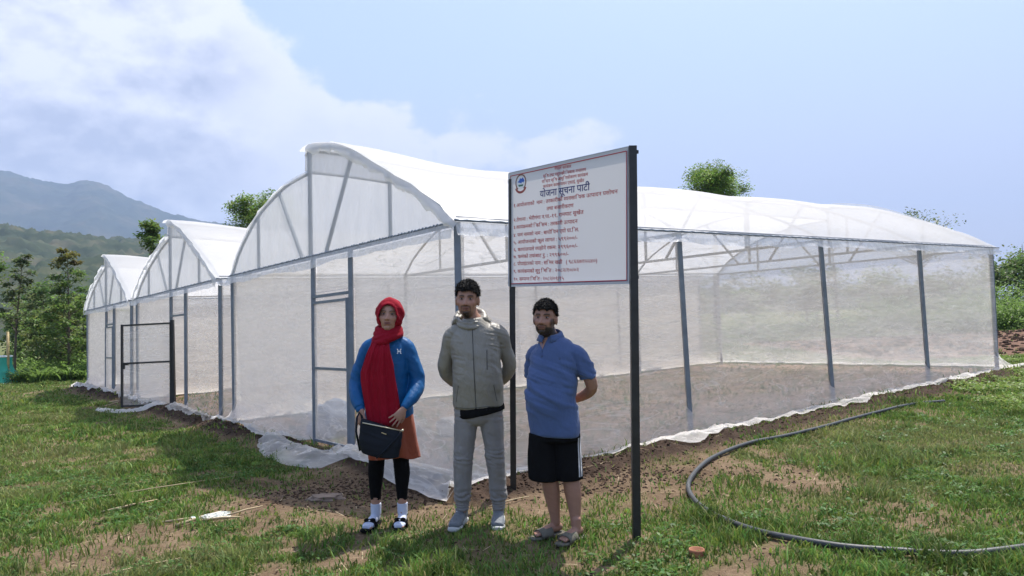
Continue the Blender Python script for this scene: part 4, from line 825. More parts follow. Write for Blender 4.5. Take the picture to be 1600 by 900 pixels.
def clip(V, F, xmax):
    bm = bmesh.new(); vs_ = [bm.verts.new(v) for v in V]
    for f in F:
        try: bm.faces.new([vs_[i] for i in f])
        except ValueError: pass
    bmesh.ops.bisect_plane(bm, geom=bm.verts[:] + bm.edges[:] + bm.faces[:], plane_co=(xmax, 0, 0), plane_no=(1, 0, 0), clear_outer=True)
    bm.verts.index_update(); V2 = [v.co.copy() for v in bm.verts]; F2 = [tuple(v.index for v in f.verts) for f in bm.faces]; bm.free(); return V2, F2
def shape(text, bold):
    i = 0; out = []; x = 0.; n = len(text)
    while i < n:
        ch = text[i]
        if ch in CONS:
            cl = [ch]; i += 1
            while i + 1 < n and text[i] == VIR and text[i + 1] in CONS: cl.append(text[i + 1]); i += 2
            ms = ''
            while i < n and text[i] in MATR: ms += text[i]; i += 1
            reph = len(cl) > 1 and cl[0] == 'र'
            if reph: cl = cl[1:]
            rakar = len(cl) > 1 and cl[-1] == 'र'
            if rakar: cl = cl[:-1]
            if '\u093f' in ms: s = '\u093f'; out.append((x, *text_mesh(s, bold))); x += width(s, bold); ms = ms.replace('\u093f', '')
            for c in cl[:-1]:
                w = width(c, bold); cut = w * (.80 if c in 'कफ' else .72); out.append((x, *clip(*text_mesh(c, bold), cut))); x += cut
            s = cl[-1] + ms; V, F = text_mesh(s, bold); out.append((x, V, F)); w0 = width(cl[-1], bold); wt = width(s, bold)
            if reph: h = .68; X0 = x + wt - .12; out.append((0, [Vector((X0 - .12, h + .17, 0)), Vector((X0 - .02, h + .19, 0)), Vector((X0 + .05, h + .02, 0)), Vector((X0 - .02, h, 0)), Vector((X0 - .05, h + .12, 0)), Vector((X0 - .11, h + .10, 0))], [(0, 5, 4, 1), (1, 4, 3, 2)]))
            if rakar: X0 = x + w0 * .5; out.append((0, [Vector((X0 + .12, .26, 0)), Vector((X0 - .16, .05, 0)), Vector((X0 - .16, -.02, 0)), Vector((X0 + .12, .18, 0))], [(0, 1, 2, 3)]))
            x += wt
        else:
            s = ch; i += 1
            while i < n and text[i] in MATR: s += text[i]; i += 1
            if s.strip(): out.append((x, *text_mesh(s, bold)))
            x += .26 if s == ' ' else width(s, bold)
    return out, x
def sign_line(text, u0, v0, u1, v1, hgt, ink, bold=.016):
    gl, W = shape(text, bold); mb = MB(); su = (u1 - u0) / W; sv = hgt / .62 / BHGT; seen = 0
    for x, V, F in gl:
        off = .0016
        mb.add([bp(u0 + (x + v.x) * su, v0 + (v1 - v0) * (x + v.x) / W + (v.y - .33) * sv, off) for v in V], F)
    tag(mb.build('lettering', M[ink], sg), kind='stuff')
LN = [('नेपाल सरकार', .437, .955, .577, .948, .022), ('कृषि तथा पशुपन्छी विकास मन्त्रालय', .335, .912, .694, .898, .022), ('राष्ट्रिय कृषि आधुनिकीकरण कार्यक्रम', .324, .868, .709, .857, .022), ('कार्यक्रम कार्यान्वयन एकाई, सुर्खेत', .335, .825, .679, .815, .022)]
for t, a, b, c, d, h in LN: sign_line(t, a, b, c, d, h, 'red_ink', .012)
sign_line('योजना सूचना पार्टी', .306, .766, .722, .757, .048, 'blue_ink', .018)
LN = [('१.आयोजनाको  नाम : तरकारीको व्यवसायिक उत्पादन प्रसोधन', .050, .704, .924, .685), ('तथा बजारीकरण', .367, .635, .595, .630), ('२.ठेगाना : भेरीगंगा न.पा.-११, रामघाट सुर्खेत', .050, .577, .674, .566), ('३.कार्यक्रमको किसिम : तरकारी उत्पादन', .050, .513, .627, .500), ('४. फर्म नामको नाम : बायोग्रिन एग्रो प्रा.लि.', .050, .444, .639, .433), ('५. आयोजनाको कूल लागत : ५९९२००/-', .050, .380, .628, .370), ('६. कार्यालयले व्यहोर्ने रकम: २९९६००/-', .050, .316, .628, .305), ('७. फर्मको तर्फबाट रु. : २९९६००/-', .050, .255, .556, .246), ('८. प्रोप्राईटरको नाम : समिर खत्री   ( ९८६६७१५५४०)', .050, .194, .780, .178), ('९. कार्यक्रमको शुरु मिति : २०८२/१०/०२', .050, .128, .639, .116), ('१०. सम्पन्न मिति : २०८२/०१/१५', .050, .060, .517, .053)]
for t, a, b, c, d in LN: sign_line(t, a, b, c, d, .026, 'red_ink', .014)
# round emblem: wreath, blue and white mountain flag, red ribbon
M['brown_ink'] = mat('brown_ink', (.20, .09, .06), .6); M['white_ink'] = mat('white_ink', (.72, .75, .78), .6); M['sky_ink'] = mat('light_blue_ink', (.03, .12, .50), .6); M['green_ink'] = mat('green_ink', (.04, .16, .10), .6)
ec = (.124, .892)
def ept(x, y, off): return bp(ec[0] + 1.3 * x / BWID, ec[1] + y / BHGT, off)
mb = MB()
for k in range(26):
    t = math.radians(-50 + 280 * k / 25); rr = .058
    cx_, cy_ = rr * math.cos(t), rr * 1.12 * math.sin(t) + .006; mb.add([ept(cx_ + .0075 * math.cos(q), cy_ + .0075 * math.sin(q), .0014 + .0001 * (k % 2)) for q in [6.283 * j / 6 for j in range(6)]], [tuple(range(6))])
mb.build('emblem_wreath', M['brown_ink'], sg)
mb = MB(); mb.add([ept(.047 * math.cos(q), .050 * math.sin(q) + .006, .0017) for q in [6.283 * j / 24 for j in range(24)]], [tuple(range(24))]); mb.build('emblem_disc', M['white_ink'], sg)
MB().add([ept(*p, .0020) for p in ((-.040, .012), (-.02, .022), (-.008, .042), (.01, .036), (.022, .046), (.044, .018), (.03, .0), (.016, .010), (.008, -.004), (-.012, .004))], [(0, 1, 8, 9), (1, 2, 3, 8), (3, 4, 7, 8), (4, 5, 6, 7)]).build('emblem_flag', M['sky_ink'], sg)
MB().add([ept(*p, .0022) for p in ((-.030, -.012), (.030, -.014), (.024, -.028), (-.022, -.028))], [(0, 3, 2, 1)]).build('emblem_field', M['green_ink'], sg)
V = []; 
for j in range(13):
    t = math.radians(205 + 130 * j / 12); V += [ept(.056 * math.cos(t), .056 * math.sin(t) - .012, .0024), ept(.072 * math.cos(t), .076 * math.sin(t) - .012, .0024)]
MB().add(V, [(2 * j, 2 * j + 1, 2 * j + 3, 2 * j + 2) for j in range(12)]).build('emblem_ribbon', mat('ribbon_ink', (.34, .07, .06), .6), sg)
# ------------------------------------------------------------------ people
def crom(P, sub):
    P = [np.array(p, float) for p in P]; out = []
    for i in range(len(P) - 1):
        p0, p1, p2, p3 = P[max(i - 1, 0)], P[i], P[i + 1], P[min(i + 2, len(P) - 1)]
        for k in range(sub):
            u = k / sub; q = .5 * ((2 * p1) + (-p0 + p2) * u + (2 * p0 - 5 * p1 + 4 * p2 - p3) * u * u + (-p0 + 3 * p1 - 3 * p2 + p3) * u ** 3); q[3:5] = np.maximum(q[3:5], .002); out.append(q)
    return out + [P[-1]]
def loft(mb, path, ref=(0, 1, 0), n=20, sub=4, sup=1.0, cap=.5, yaw=0.):
    """path of (x, y, z, rx, ry): rings across the path, rx along the side, ry along ref"""
    Q = crom(path, sub); ref = Vector(ref); V = []; N = len(Q); C = [Vector(q[:3]) for q in Q]; T = [(C[min(i + 1, N - 1)] - C[max(i - 1, 0)]).normalized() for i in range(N)]
    rings = []
    f = cap
    for kk, (sc_, of) in enumerate(((.45, -.92), (.80, -.62))): rings.append((C[0] + T[0] * of * f * max(Q[0][3:5].min(), 0), Q[0][3] * sc_, Q[0][4] * sc_, T[0]))
    for q, c, t in zip(Q, C, T): rings.append((c, q[3], q[4], t))
    for sc_, of in ((.80, .62), (.45, .92)): rings.append((C[-1] + T[-1] * of * f * Q[-1][3:5].min(), Q[-1][3] * sc_, Q[-1][4] * sc_, T[-1]))
    for c, rx, ry, t in rings:
        S = t.cross(ref).normalized(); B = S.cross(t).normalized()
        if yaw: Rm = Matrix.Rotation(yaw, 3, t); S = Rm @ S; B = Rm @ B
        for k in range(n):
            a = 6.28318 * k / n; ca, sa = math.cos(a), math.sin(a)
            if sup != 1: ca = math.copysign(abs(ca) ** sup, ca); sa = math.copysign(abs(sa) ** sup, sa)
            V.append(c + S * rx * ca + B * ry * sa)
    M_ = len(rings); F = [(i * n + k, i * n + (k + 1) % n, (i + 1) * n + (k + 1) % n, (i + 1) * n + k) for i in range(M_ - 1) for k in range(n)] + [tuple(range(n))[::-1], tuple((M_ - 1) * n + k for k in range(n))]
    mb.add(V, F); return mb
def remesh(mb, voxel, smooth=4, name='m'):
    me = mb.mesh('tmp'); ob = bpy.data.objects.new('tmp', me); col.objects.link(ob)
    r = ob.modifiers.new('r', 'REMESH'); r.mode = 'VOXEL'; r.voxel_size = voxel
    if smooth: s = ob.modifiers.new('s', 'SMOOTH'); s.iterations = smooth; s.factor = .5
    dg = bpy.context.evaluated_depsgraph_get(); out = bpy.data.meshes.new_from_object(ob.evaluated_get(dg)); bpy.data.objects.remove(ob); bpy.data.meshes.remove(me); out.name = name; return out
def co_of(me): a = np.empty(len(me.vertices) * 3, np.float32); me.vertices.foreach_get('co', a); return a.reshape(-1, 3).astype(float)
def no_of(me): a = np.empty(len(me.vertices) * 3, np.float32); me.vertices.foreach_get('normal', a); return a.reshape(-1, 3).astype(float)
def put_co(me, a): me.vertices.foreach_set('co', a.astype(np.float32).ravel()); me.update()
def n3(P, s, sd=0):
    """cheap smooth 3-d noise in -1..1"""
    x, y, z = P[:, 0] * s, P[:, 1] * s, P[:, 2] * s
    return (fbm(x + 3.1 * z + sd, z * 1.0 - .6 * y, 3, 300 + sd) + fbm(y * 1.3 + x * .4 - sd, z + x * .7, 3, 310 + sd) - 1) * 1.6
def G(x, s): return np.exp(-(x / s) ** 2)
def blob(mb, c, r, n=24, m=16):
    V = [Vector((c[0], c[1], c[2] + r[2]))]; F = []
    for i in range(1, m):
        p = math.pi * i / m
        for k in range(n): a = 6.28318 * k / n; V.append(Vector((c[0] + r[0] * math.sin(p) * math.cos(a), c[1] + r[1] * math.sin(p) * math.sin(a), c[2] + r[2] * math.cos(p))))
    V.append(Vector((c[0], c[1], c[2] - r[2])))
    for k in range(n): F.append((0, 1 + k, 1 + (k + 1) % n)); F.append((len(V) - 1, 1 + (m - 2) * n + (k + 1) % n, 1 + (m - 2) * n + k))
    for i in range(m - 2):
        for k in range(n): F.append((1 + i * n + k, 1 + (i + 1) * n + k, 1 + (i + 1) * n + (k + 1) % n, 1 + i * n + (k + 1) % n))
    mb.add(V, F)
def head_base(mb, HM, k=1.):
    """skull, jaw and ears in head space (face looks to -y), placed by matrix HM"""
    t = MB(); blob(t, (0, .012, .020), (.0745, .093, .098)); blob(t, (0, -.018, -.040), (.059, .068, .072)); blob(t, (0, -.045, -.075), (.034, .036, .032), 16, 12); blob(t, (0, -.066, -.028), (.045, .026, .05), 16, 12)
    for s in (-1, 1): blob(t, (s * .076, .010, -.006), (.010, .020, .032), 12, 10); blob(t, (s * .045, -.050, -.018), (.022, .020, .026), 12, 10)
    mb.add([HM @ (Vector(v) * k) for v in t.v], t.f)
def face(me, HM, k=1., skin=(.28, .15, .10), lip=(.26, .10, .085), beard=None, brow=(.012, .009, .008), fem=False):
    """carve the features and paint pigment and recess shade on the head part of the body mesh"""
    P = co_of(me); Nn = no_of(me); Hi = np.array(HM.inverted()); L_ = (np.c_[P, np.ones(len(P))] @ Hi.T)[:, :3] / k; Rm = np.array(HM.to_3x3())
    x, y, z = L_.T; hd = (np.abs(x) < .1) & (z > -.125) & (z < .14) & (np.abs(y) < .125); fr = hd * sstep(-.005, -.04, y) if False else hd * (1 - sstep(-.045, -.015, y)); ax = np.abs(x)
    dy = np.zeros(len(P))
    dy -= .023 * G(x, .0105 + .006 * (1 - sstep(-.03, 0, z))) * (sstep(.038, -.022, z) if False else (1 - sstep(-.020, .036, z))) * sstep(-.036, -.026, z)      # nose
    dy -= .006 * G(ax - .012, .007) * G(z + .024, .008)
    dy += .010 * G(ax - .030, .016) * G(z - .014, .012)                                  # sockets
    dy -= .0045 * G(z - .032, .009) * G(ax - .026, .028)                                 # brow ridge
    dy -= .004 * G(ax - .042, .016) * G(z + .014, .016)
    lx = sstep(.028, .012, ax) if False else 1 - sstep(.014, .027, ax)
    dy -= .006 * lx * (G(z + .0475, .0055) + 1.1 * G(z + .0590, .0062)); dy += .0045 * lx * G(z + .0535, .0028)
    dy -= .005 * G(z + .086, .016) * G(x, .022); dy += .003 * G(z + .070, .006) * G(x, .025)
    disp = np.zeros_like(P); disp[:, 1] = dy * fr * k; P = P + disp @ Rm.T
    put_co(me, P)
    C = np.tile(np.array(skin), (len(P), 1)); v_ = 1 + .10 * n3(P, 40, 3)[:, None] + .06 * n3(P, 9, 5)[:, None]; C = C * v_
    def mixin(c, w): nonlocal C; w = np.clip(w, 0, 1)[:, None]; C = C * (1 - w) + np.array(c) * w
    mixin((skin[0] * 1.12, skin[1] * .92, skin[2] * .9), .5 * fr * (G(ax - .042, .018) * G(z + .018, .02) + G(x, .012) * G(z + .02, .014)))
    if beard:
        jaw = hd * (1 - sstep(.02, .04, y)); edge = .012 * n3(P, 60, 8)
        full = beard == 'full'
        w = sstep(-.040, -.052, z + edge * .4) if False else 1 - sstep(-.056, -.044, z + edge * .35)
        side = sstep(.044, .060, ax + .5 * edge * .4) * (1 - sstep(-.004, .012, z)) * (ax > .03) * (1 - sstep(.066, .071, ax))
        if full: bw = np.maximum(w * jaw * (1 - .0 * ax), side * jaw * .85)
        else: bw = w * jaw * np.clip(G(ax, .034) * 1.15, 0, 1) * (1 - sstep(-.074, -.066, z)) * (1 - sstep(-.072, -.062, z) * (ax < .03) * .0)
        bw = bw * (1 - .95 * lx * G(z + .0535, .0105) * fr)
        bw = bw * (1 - .75 * G(x, .02) * G(z + .0535, .012)); mixin((.018, .014, .012), bw * (.95 if full else .93))
        mixin((.018, .014, .012), fr * .8 * G(z + .0390 + .10 * np.maximum(ax - .014, 0), .0055) * (1 - sstep(.026, .036, ax)))
        mixin((.018, .014, .012), fr * .55 * G(ax - .031, .004) * (z < -.036) * (z > -.075))
    mixin(lip, fr * lx * (G(z + .0480, .0052) + G(z + .0590, .0062)) * .9); mixin((.05, .02, .018), fr * lx * G(z + .0535, .0020) * .9)  # lip colour, then shade of the mouth gap painted as a dark line
    bz = .0335 - .0045 * ((ax - .030) / .02) ** 2 * 1.0; mixin(brow, fr * (G(z - bz, .0042 if fem else .0058) * sstep(.008, .014, ax) * (1 - sstep(.044, .052, ax))) * (.85 if fem else 1.0))
    mixin(brow, fr * .85 * G(z - .0185, .0030) * G(ax - .030, .013)); mixin((skin[0] * .55, skin[1] * .5, skin[2] * .55), fr * .45 * G(ax - .030, .016) * G(z - .004, .008))  # lash line, then socket shade painted below the eyes
    mixin((.06, .025, .02), fr * .8 * G(ax - .009, .0035) * G(z + .0315, .003))  # nostril shade painted as two dark spots
    set_attr(me, 'col', C)
def eyes(HM, k, parent):
    for s in (-1, 1):
        c = Vector((s * .030, -.0675, .0125)); t = MB(); blob(t, (0, 0, 0), (.0115, .0085, .0042), 14, 10); o = link('eye', MB().add([HM @ ((Vector(v) + c) * k) for v in t.v], t.f).mesh('eye'), M['eye_white'], parent, True)
        t = MB(); blob(t, (0, -.0058, -.0003), (.0056, .0035, .0042), 10, 8); link('iris', MB().add([HM @ ((Vector(v) + c) * k) for v in t.v], t.f).mesh('iris'), M['iris'], o, True)
def strands(HM, k, parent, m, n, L_, mask, seed, lift=.004, curl=.5, name='hair', w=.0016):
    """short hair: a scalp cap plus many fine tufts"""
    r = np.random.default_rng(seed); d = r.normal(0, 1, (n * 4, 3)); d /= np.linalg.norm(d, axis=1)[:, None]; P = d * np.array([.0775, .0965, .101]) + np.array([0, .012, .020]); kk = mask(P[:, 0], P[:, 1], P[:, 2]); P, d = P[kk][:n], d[kk][:n]; n = len(P)
    cv = r.normal(0, 1, (n, 3)) * curl + np.array([0, -.25, .15]); cv -= (cv * d).sum(1)[:, None] * d * .3; lf = .002 + lift * sstep(.035, .085, P[:, 2:3]); P = P * (1 + lf / .1); T1 = P + d * L_ * .30 * (.3 + r.random((n, 1))) + cv * L_ * .25; T2 = T1 + d * L_ * .08 + cv * L_ * .6; s = np.cross(d, cv); s /= np.linalg.norm(s, axis=1)[:, None] + 1e-9
    V = np.stack([P - s * w, P + s * w, T1 + s * w, T1 - s * w, T2], 1).reshape(-1, 3) * k; V = (np.c_[V, np.ones(len(V))] @ np.array(HM).T)[:, :3]; b = np.arange(n)[:, None] * 5; F = np.concatenate([b + [0, 1, 2], b + [0, 2, 3], b + [3, 2, 4]], 0)
    o = link(name, np_mesh(name, V, F), m, parent)
    # cap
    t = MB(); blob(t, (0, .012, .020), (.0770, .0955, .1005), 72, 56); Vt = np.array([tuple(v) for v in t.v]); nn = (Vt - [0, .012, .020]); nn /= np.linalg.norm(nn, axis=1)[:, None]; Vt = Vt + nn * (.002 + lift * sstep(.035, .085, Vt[:, 2:3]) * (1 + .5 * n3(Vt, 22, seed + 9)[:, None]) + n3(Vt, 60, seed)[:, None] * .0035 + n3(Vt, 26, seed + 3)[:, None] * .003)
    ok = mask(*Vt.T); F = [f for f in t.f if all(ok[i] for i in f)]; Vt = (np.c_[Vt * k, np.ones(len(Vt))] @ np.array(HM).T)[:, :3]; cap = MB(); cap.v = [tuple(v) for v in Vt]; cap.f = F; me = cap.mesh('scalp_hair'); link('scalp_hair', me, m, o, True); return o
def hand(mb, w, d, nrm, thumb, k=1., curl=.35, spread=.10, fc=None):
    """palm, four separate bent fingers and a thumb; d toward the fingers, nrm out of the palm, thumb = +1/-1 side"""
    w = Vector(w); d = Vector(d).normalized(); nrm = Vector(nrm); nrm = (nrm - d * nrm.dot(d)).normalized(); s = d.cross(nrm).normalized() * thumb
    p = lambda a, b, c: w + (d * a + s * b + nrm * c) * k
    loft(mb, [(*p(-.03, 0, 0), .026 * k, .020 * k), (*p(.0, .0, 0), .027 * k, .018 * k), (*p(.04, .003, 0), .039 * k, .0145 * k), (*p(.078, .002, 0), .041 * k, .0125 * k)], ref=nrm, n=14, sub=2)
    for i, (off, ln) in enumerate(((.031, .070), (.011, .079), (-.010, .073), (-.030, .058))):
        cu = fc[i] if fc else curl * (1 + .12 * i); a = p(.076 - .006 * abs(i - 1), off, .0); dd = (d + s * spread * (1.2 - i) * .8).normalized(); pts = [(*(a - dd * .012 * k), .0090 * k, .0085 * k), (*a, .0088 * k, .0082 * k)]; cur = a; an = 0
        for j, fr_ in enumerate((.42, .32, .26)): an += cu * (1.0, 1.1, .8)[j]; cur = cur + (dd * math.cos(an) + nrm * math.sin(an)) * ln * fr_ * k; rr = (.0082, .0074, .0062)[j] * k; pts.append((*cur, rr, rr))
        loft(mb, pts, ref=s, n=10, sub=2)
    a = p(.018, .026, .002); dd = (d * .75 + s * .62 + nrm * .25).normalized(); b = a + dd * .034 * k; c = b + (d * .92 + s * .30 + nrm * .28).normalized() * .030 * k; e = c + (d + s * .05 + nrm * .3).normalized() * .022 * k
    loft(mb, [(*(a - dd * .012 * k), .013 * k, .013 * k), (*a, .0125 * k, .012 * k), (*b, .0105 * k, .010 * k), (*c, .0095 * k, .0088 * k), (*e, .0075 * k, .007 * k)], ref=nrm, n=10, sub=2)
def foot(mb, heel, toe, z=.0, k=1., toes=True):
    h = Vector(heel); t = Vector(toe); d = (t - h); L_ = d.length; d.normalize(); s = Vector((-d.y, d.x, 0)); q = lambda a, b, c: h + d * a * L_ + s * b + Vector((0, 0, c + z))
    loft(mb, [(*q(-.0, 0, .035), .026 * k, .026 * k), (*q(.15, 0, .040), .031 * k, .036 * k), (*q(.40, 0, .036), .034 * k, .032 * k), (*q(.68, 0, .026), .043 * k, .021 * k), (*q(.80, 0, .021), .044 * k, .017 * k)], ref=(0, 0, 1), n=16, sub=3)
    loft(mb, [(*q(.20, 0, .03), .032 * k, .036 * k), (*q(.20, 0, .075), .029 * k, .038 * k), (*q(.19, 0, .12), .031 * k, .036 * k)], ref=d, n=16, sub=2)
    if toes:
        for i in range(5): b = (.030 - .0150 * i) * k; L2 = (.19, .185, .165, .145, .12)[i]; r_ = (.0115, .0088, .0082, .0078, .0075)[i] * k; loft(mb, [(*q(.74, b, .018), r_, r_ * .95), (*q(.80 + L2 * .5, b * 1.05, .017), r_, r_), (*q(.80 + L2, b * 1.05, .012), r_ * .85, r_ * .85)], ref=(0, 0, 1), n=8, sub=2)
def wrinkle(me, amp, sc, seed, aniso=(1, 1, 1), drape=0.):
    P = co_of(me); Nn = no_of(me); Q = P * np.array(aniso); n = n3(Q, sc, seed); rid = 1 - 2 * np.abs(n3(Q, sc * .8, seed + 11)); P = P + Nn * (amp * (.55 * n + .55 * np.clip(rid, -1, 1)))[:, None]; put_co(me, P)
def cloth(name, mb, m, parent, voxel=.007, smooth=3, amp=.004, sc=14, seed=0, aniso=(1, 1, .6), extra=None):
    me = remesh(mb, voxel, smooth, name)
    if extra: P = co_of(me); put_co(me, extra(P, no_of(me)))
    wrinkle(me, amp, sc, seed, aniso); return link(name, me, m, parent, True)
def fabric(name, c, rough=.8, bs=350, bump=.25, sheen=.15, var=.08, spec=.25, **k): return mat(name, c, rough, spec=spec, bump=bump, bscale=bs, var=var, vscale=7, sheen=sheen, bdist=.002, crease=k.pop('crease', .45), **k)
M['skin'] = vcol_mat('skin', rough=.5, spec=.35, bump=.15, bscale=220, bdist=.001); M['eye_white'] = mat('eye_white', (.26, .22, .20), .35); M['iris'] = mat('iris', (.012, .008, .006), .15)
M['hair'] = mat('black_hair', (.010, .009, .009), .6, spec=.18, var=.3, vscale=50, bump=.3, bscale=160)
def xf(root, mb): return mb
def person(x, y, label, lean=0):
    r = empty('person', (x, y, float(ground_z([x], [y], False)[0]))); return tag(r, label, 'person')
def L2(name, me, m, parent, smooth=True): return link(name, me, m, parent, smooth, world=False)
# `world` placement: everything below is modelled in each person's own frame (x right in the photo, -y to the camera)
_link = link
def link_local(name, me, m=None, parent=None, smooth=False, world=True): return _link(name, me, m, parent, smooth, world=False)

# ================================================== the woman
_g = globals(); _g['link'] = link_local
W = person(-.975, 5.70, 'woman in red headscarf and blue jacket holding a dark handbag with both hands')
SK = (.40, .225, .165)
HMw = Matrix.Translation((.034, -.02, 1.582)) @ Matrix.Rotation(R(3), 4, 'Y') @ Matrix.Rotation(R(-2), 4, 'X')
b = MB(); head_base(b, HMw, 1.08)
loft(b, [(.03, .010, 1.54, .048, .052), (.022, .012, 1.47, .048, .05), (.02, .02, 1.43, .075, .06)])
loft(b, [(.015, .02, 1.42, .055, .052), (.015, .02, 1.35, .115, .072), (.01, .02, 1.26, .130, .09), (.01, .015, 1.18, .125, .088), (.01, .02, 1.08, .120, .085), (.01, .02, .96, .14, .095), (.01, .02, .86, .145, .10), (.01, .02, .80, .13, .095)])
for s, pts in ((-1, [(-.09, .02, 1.375), (-.148, .02, 1.345), (-.190, .02, 1.22), (-.222, .02, 1.08), (-.205, -.06, .975), (-.168, -.14, .875)]), (1, [(.11, .02, 1.375), (.160, .02, 1.345), (.198, .02, 1.22), (.222, .02, 1.08), (.20, -.08, .98), (.155, -.165, .895)])):
    rr = (.038, .040, .038, .036, .032, .025); loft(b, [(*p, r_, r_) for p, r_ in zip(pts, rr)], ref=(0, 1, .15), sub=3)
    lx = .01 + s * .085; loft(b, [(lx, .02, .86, .085, .09), (lx + s * .003, .015, .66, .068, .07), (.008 + s * .092, .0, .50, .055, .058), (.005 + s * .100, .015, .38, .052, .056), (s * .101, .02, .24, .038, .042), (s * .101, .03, .11, .032, .035)])
    foot(b, (s * .101 + .0, .065, 0), (s * .101 + (-.035 if s < 0 else .0), -.165, 0), .012, .9)
hand(b, (-.166, -.148, .865), (.10, -.12, -1), (.25, .9, -.1), 1 if False else -1, .92, fc=[.75, .8, .85, .9], spread=.03)
hand(b, (.150, -.172, .888), (-.62, -.22, -.80), (-.35, .9, .05), 1, .95, curl=.10, spread=.24)
me = remesh(b, .0045, 3, 'body'); face(me, HMw, 1.08, SK, fem=True, lip=(.24, .085, .08)); link('body', me, M['skin'], W, True); eyes(HMw, 1.08, W)
# dark hair edge under the scarf
M['jacket_blue'] = fabric('blue_jacket', (.001, .085, .25), .5, bs=260, bump=.12, spec=.3, sheen=.0)
M['scarf_red'] = fabric('red_scarf', (.27, .003, .016), .9, sheen=.0)
M['kurta'] = fabric('rust_kurta', (.28, .065, .030), .8); M['leggings'] = fabric('black_leggings', (.006, .006, .007), .9, sheen=.0, spec=.08); M['sock'] = fabric('white_sock', (.50, .54, .66), .9, bs=200)
M['bag'] = mat('navy_bag', (.005, .008, .015), .55, spec=.22, bump=.2, bscale=300, bdist=.001, var=.15); M['bag_metal'] = mat('bag_metal', (.65, .60, .45), .3, .9)
k_ = MB(); loft(k_, [(.01, .02, 1.00, .130, .100), (.01, .02, .93, .155, .115), (.02, .02, .82, .178, .13), (.030, .02, .67, .188, .132), (.045, .02, .515, .198, .13)], sub=6, n=40, cap=.02)
def kurta_fold(P, N_): a = np.arctan2(P[:, 1], P[:, 0]); w = sstep(1.0, .6, P[:, 2]) if False else 1 - sstep(.58, .95, P[:, 2]); P = P + N_ * (.010 * w * np.sin(a * 9 + P[:, 2] * 3))[:, None] * np.array([1, 1, 0]); P[:, 2] -= .03 * w * (P[:, 0] > .1) * sstep(.1, .2, P[:, 0]); return P
cloth('kurta', k_, M['kurta'], W, .008, 2, .004, 9, 1, (1, 1, .3), kurta_fold)
g = MB(); loft(g, [(.012, .02, 1.46, .060, .056), (.012, .022, 1.41, .105, .080), (.010, .025, 1.345, .156, .108), (.008, .02, 1.22, .160, .125), (.008, .015, 1.09, .158, .125), (.010, .02, .95, .170, .13), (.014, .02, .85, .184, .137), (.016, .02, .805, .176, .130)], sub=5, n=32, cap=.1, sup=.9)
for pts, rr in (([(-.07, .02, 1.375), (-.140, .02, 1.335), (-.188, .02, 1.22), (-.228, .02, 1.08), (-.212, -.06, .98), (-.178, -.128, .905)], (.058, .060, .058, .060, .055, .038)), ([(.09, .02, 1.375), (.155, .02, 1.335), (.200, .02, 1.22), (.232, .02, 1.08), (.214, -.075, .985), (.170, -.150, .918)], (.058, .060, .058, .060, .054, .038))):
    loft(g, [(*p, r_, r_) for p, r_ in zip(pts, rr)], ref=(0, 1, .15), sub=4, n=24, cap=.2)
jk = cloth('jacket', g, M['jacket_blue'], W, .0065, 3, .0065, 11, 2, (1.2, 1.2, .55))
cf = MB(); loft(cf, [(-.184, -.118, .915, .036, .036), (-.174, -.135, .885, .034, .034)], ref=(0, 1, .15), n=20); cloth('cuff', cf, M['jacket_blue'], W, .004, 1, .001, 30, 3)
cf = MB(); loft(cf, [(.174, -.143, .928, .036, .036), (.160, -.162, .902, .033, .033)], ref=(0, 1, .15), n=20); cloth('cuff', cf, M['jacket_blue'], W, .004, 1, .001, 30, 4)
# white chest emblem on the jacket: two curved interlocked strokes
M['white_print'] = mat('white_print', (.75, .78, .80), .5)
mb = MB()
for s in (-1, 1):
    pts = [Vector((.118 + s * (.018 - .010 * math.cos(t * 1.0)), -.118 + .0, 1.315 + .017 * math.sin(t * 1.2) * (1 if True else -1))) for t in np.linspace(-1.35, 1.35, 9)]
    mb.tube(pts, .0032, 6)
mb.bar((.104, -.118, 1.315), (.132, -.118, 1.315), .004, .007); ob_ = mb.build('chest_emblem', M['white_print'], W)
# head scarf: hood round the face, neck wraps, long hanging panel
t = MB(); blob(t, (0, .016, .016), (.101, .112, .119), 90, 70); Vt = np.array([tuple(v) for v in t.v])
fo = (((Vt[:, 0]) / .063) ** 2 + ((Vt[:, 2] + .008) / .088) ** 2 < 1) & (Vt[:, 1] < 0); F = [f for f in t.f if not all(fo[i] for i in f)]
rim = np.exp(-((np.sqrt((Vt[:, 0] / .063) ** 2 + ((Vt[:, 2] + .008) / .088) ** 2) - 1.06) / .12) ** 2) * (Vt[:, 1] < 0); nn = Vt / np.linalg.norm(Vt, axis=1)[:, None]
fold = .0035 * np.sin(Vt[:, 2] * 70 + 26 * Vt[:, 1] + 3 * np.abs(Vt[:, 0]) * 20) + .004 * n3(Vt, 16, 2) ; Vt = Vt + nn * (fold + .004 * rim)[:, None]; Vt[:, 1] -= rim * .004
hd_ = MB(); hd_.v = [tuple(HMw @ (Vector(v) * 1.08)) for v in Vt]; hd_.f = F; sc_ = hd_.mesh('headscarf'); so = link('headscarf', sc_, M['scarf_red'], W, True); sm = so.modifiers.new('thick', 'SOLIDIFY'); sm.thickness = .004
t = MB(); blob(t, (0, .012, .022), (.0785, .097, .1015), 60, 44); Vt = np.array([tuple(v) for v in t.v]); ok = (Vt[:, 2] > .052 - .25 * np.abs(Vt[:, 0]) ** 1.0) & (Vt[:, 1] < .03) & ((Vt[:, 2] > .070 - 9 * Vt[:, 0] ** 2) | (np.abs(Vt[:, 0]) > .055)); F = [f for f in t.f if all(ok[i] for i in f)]
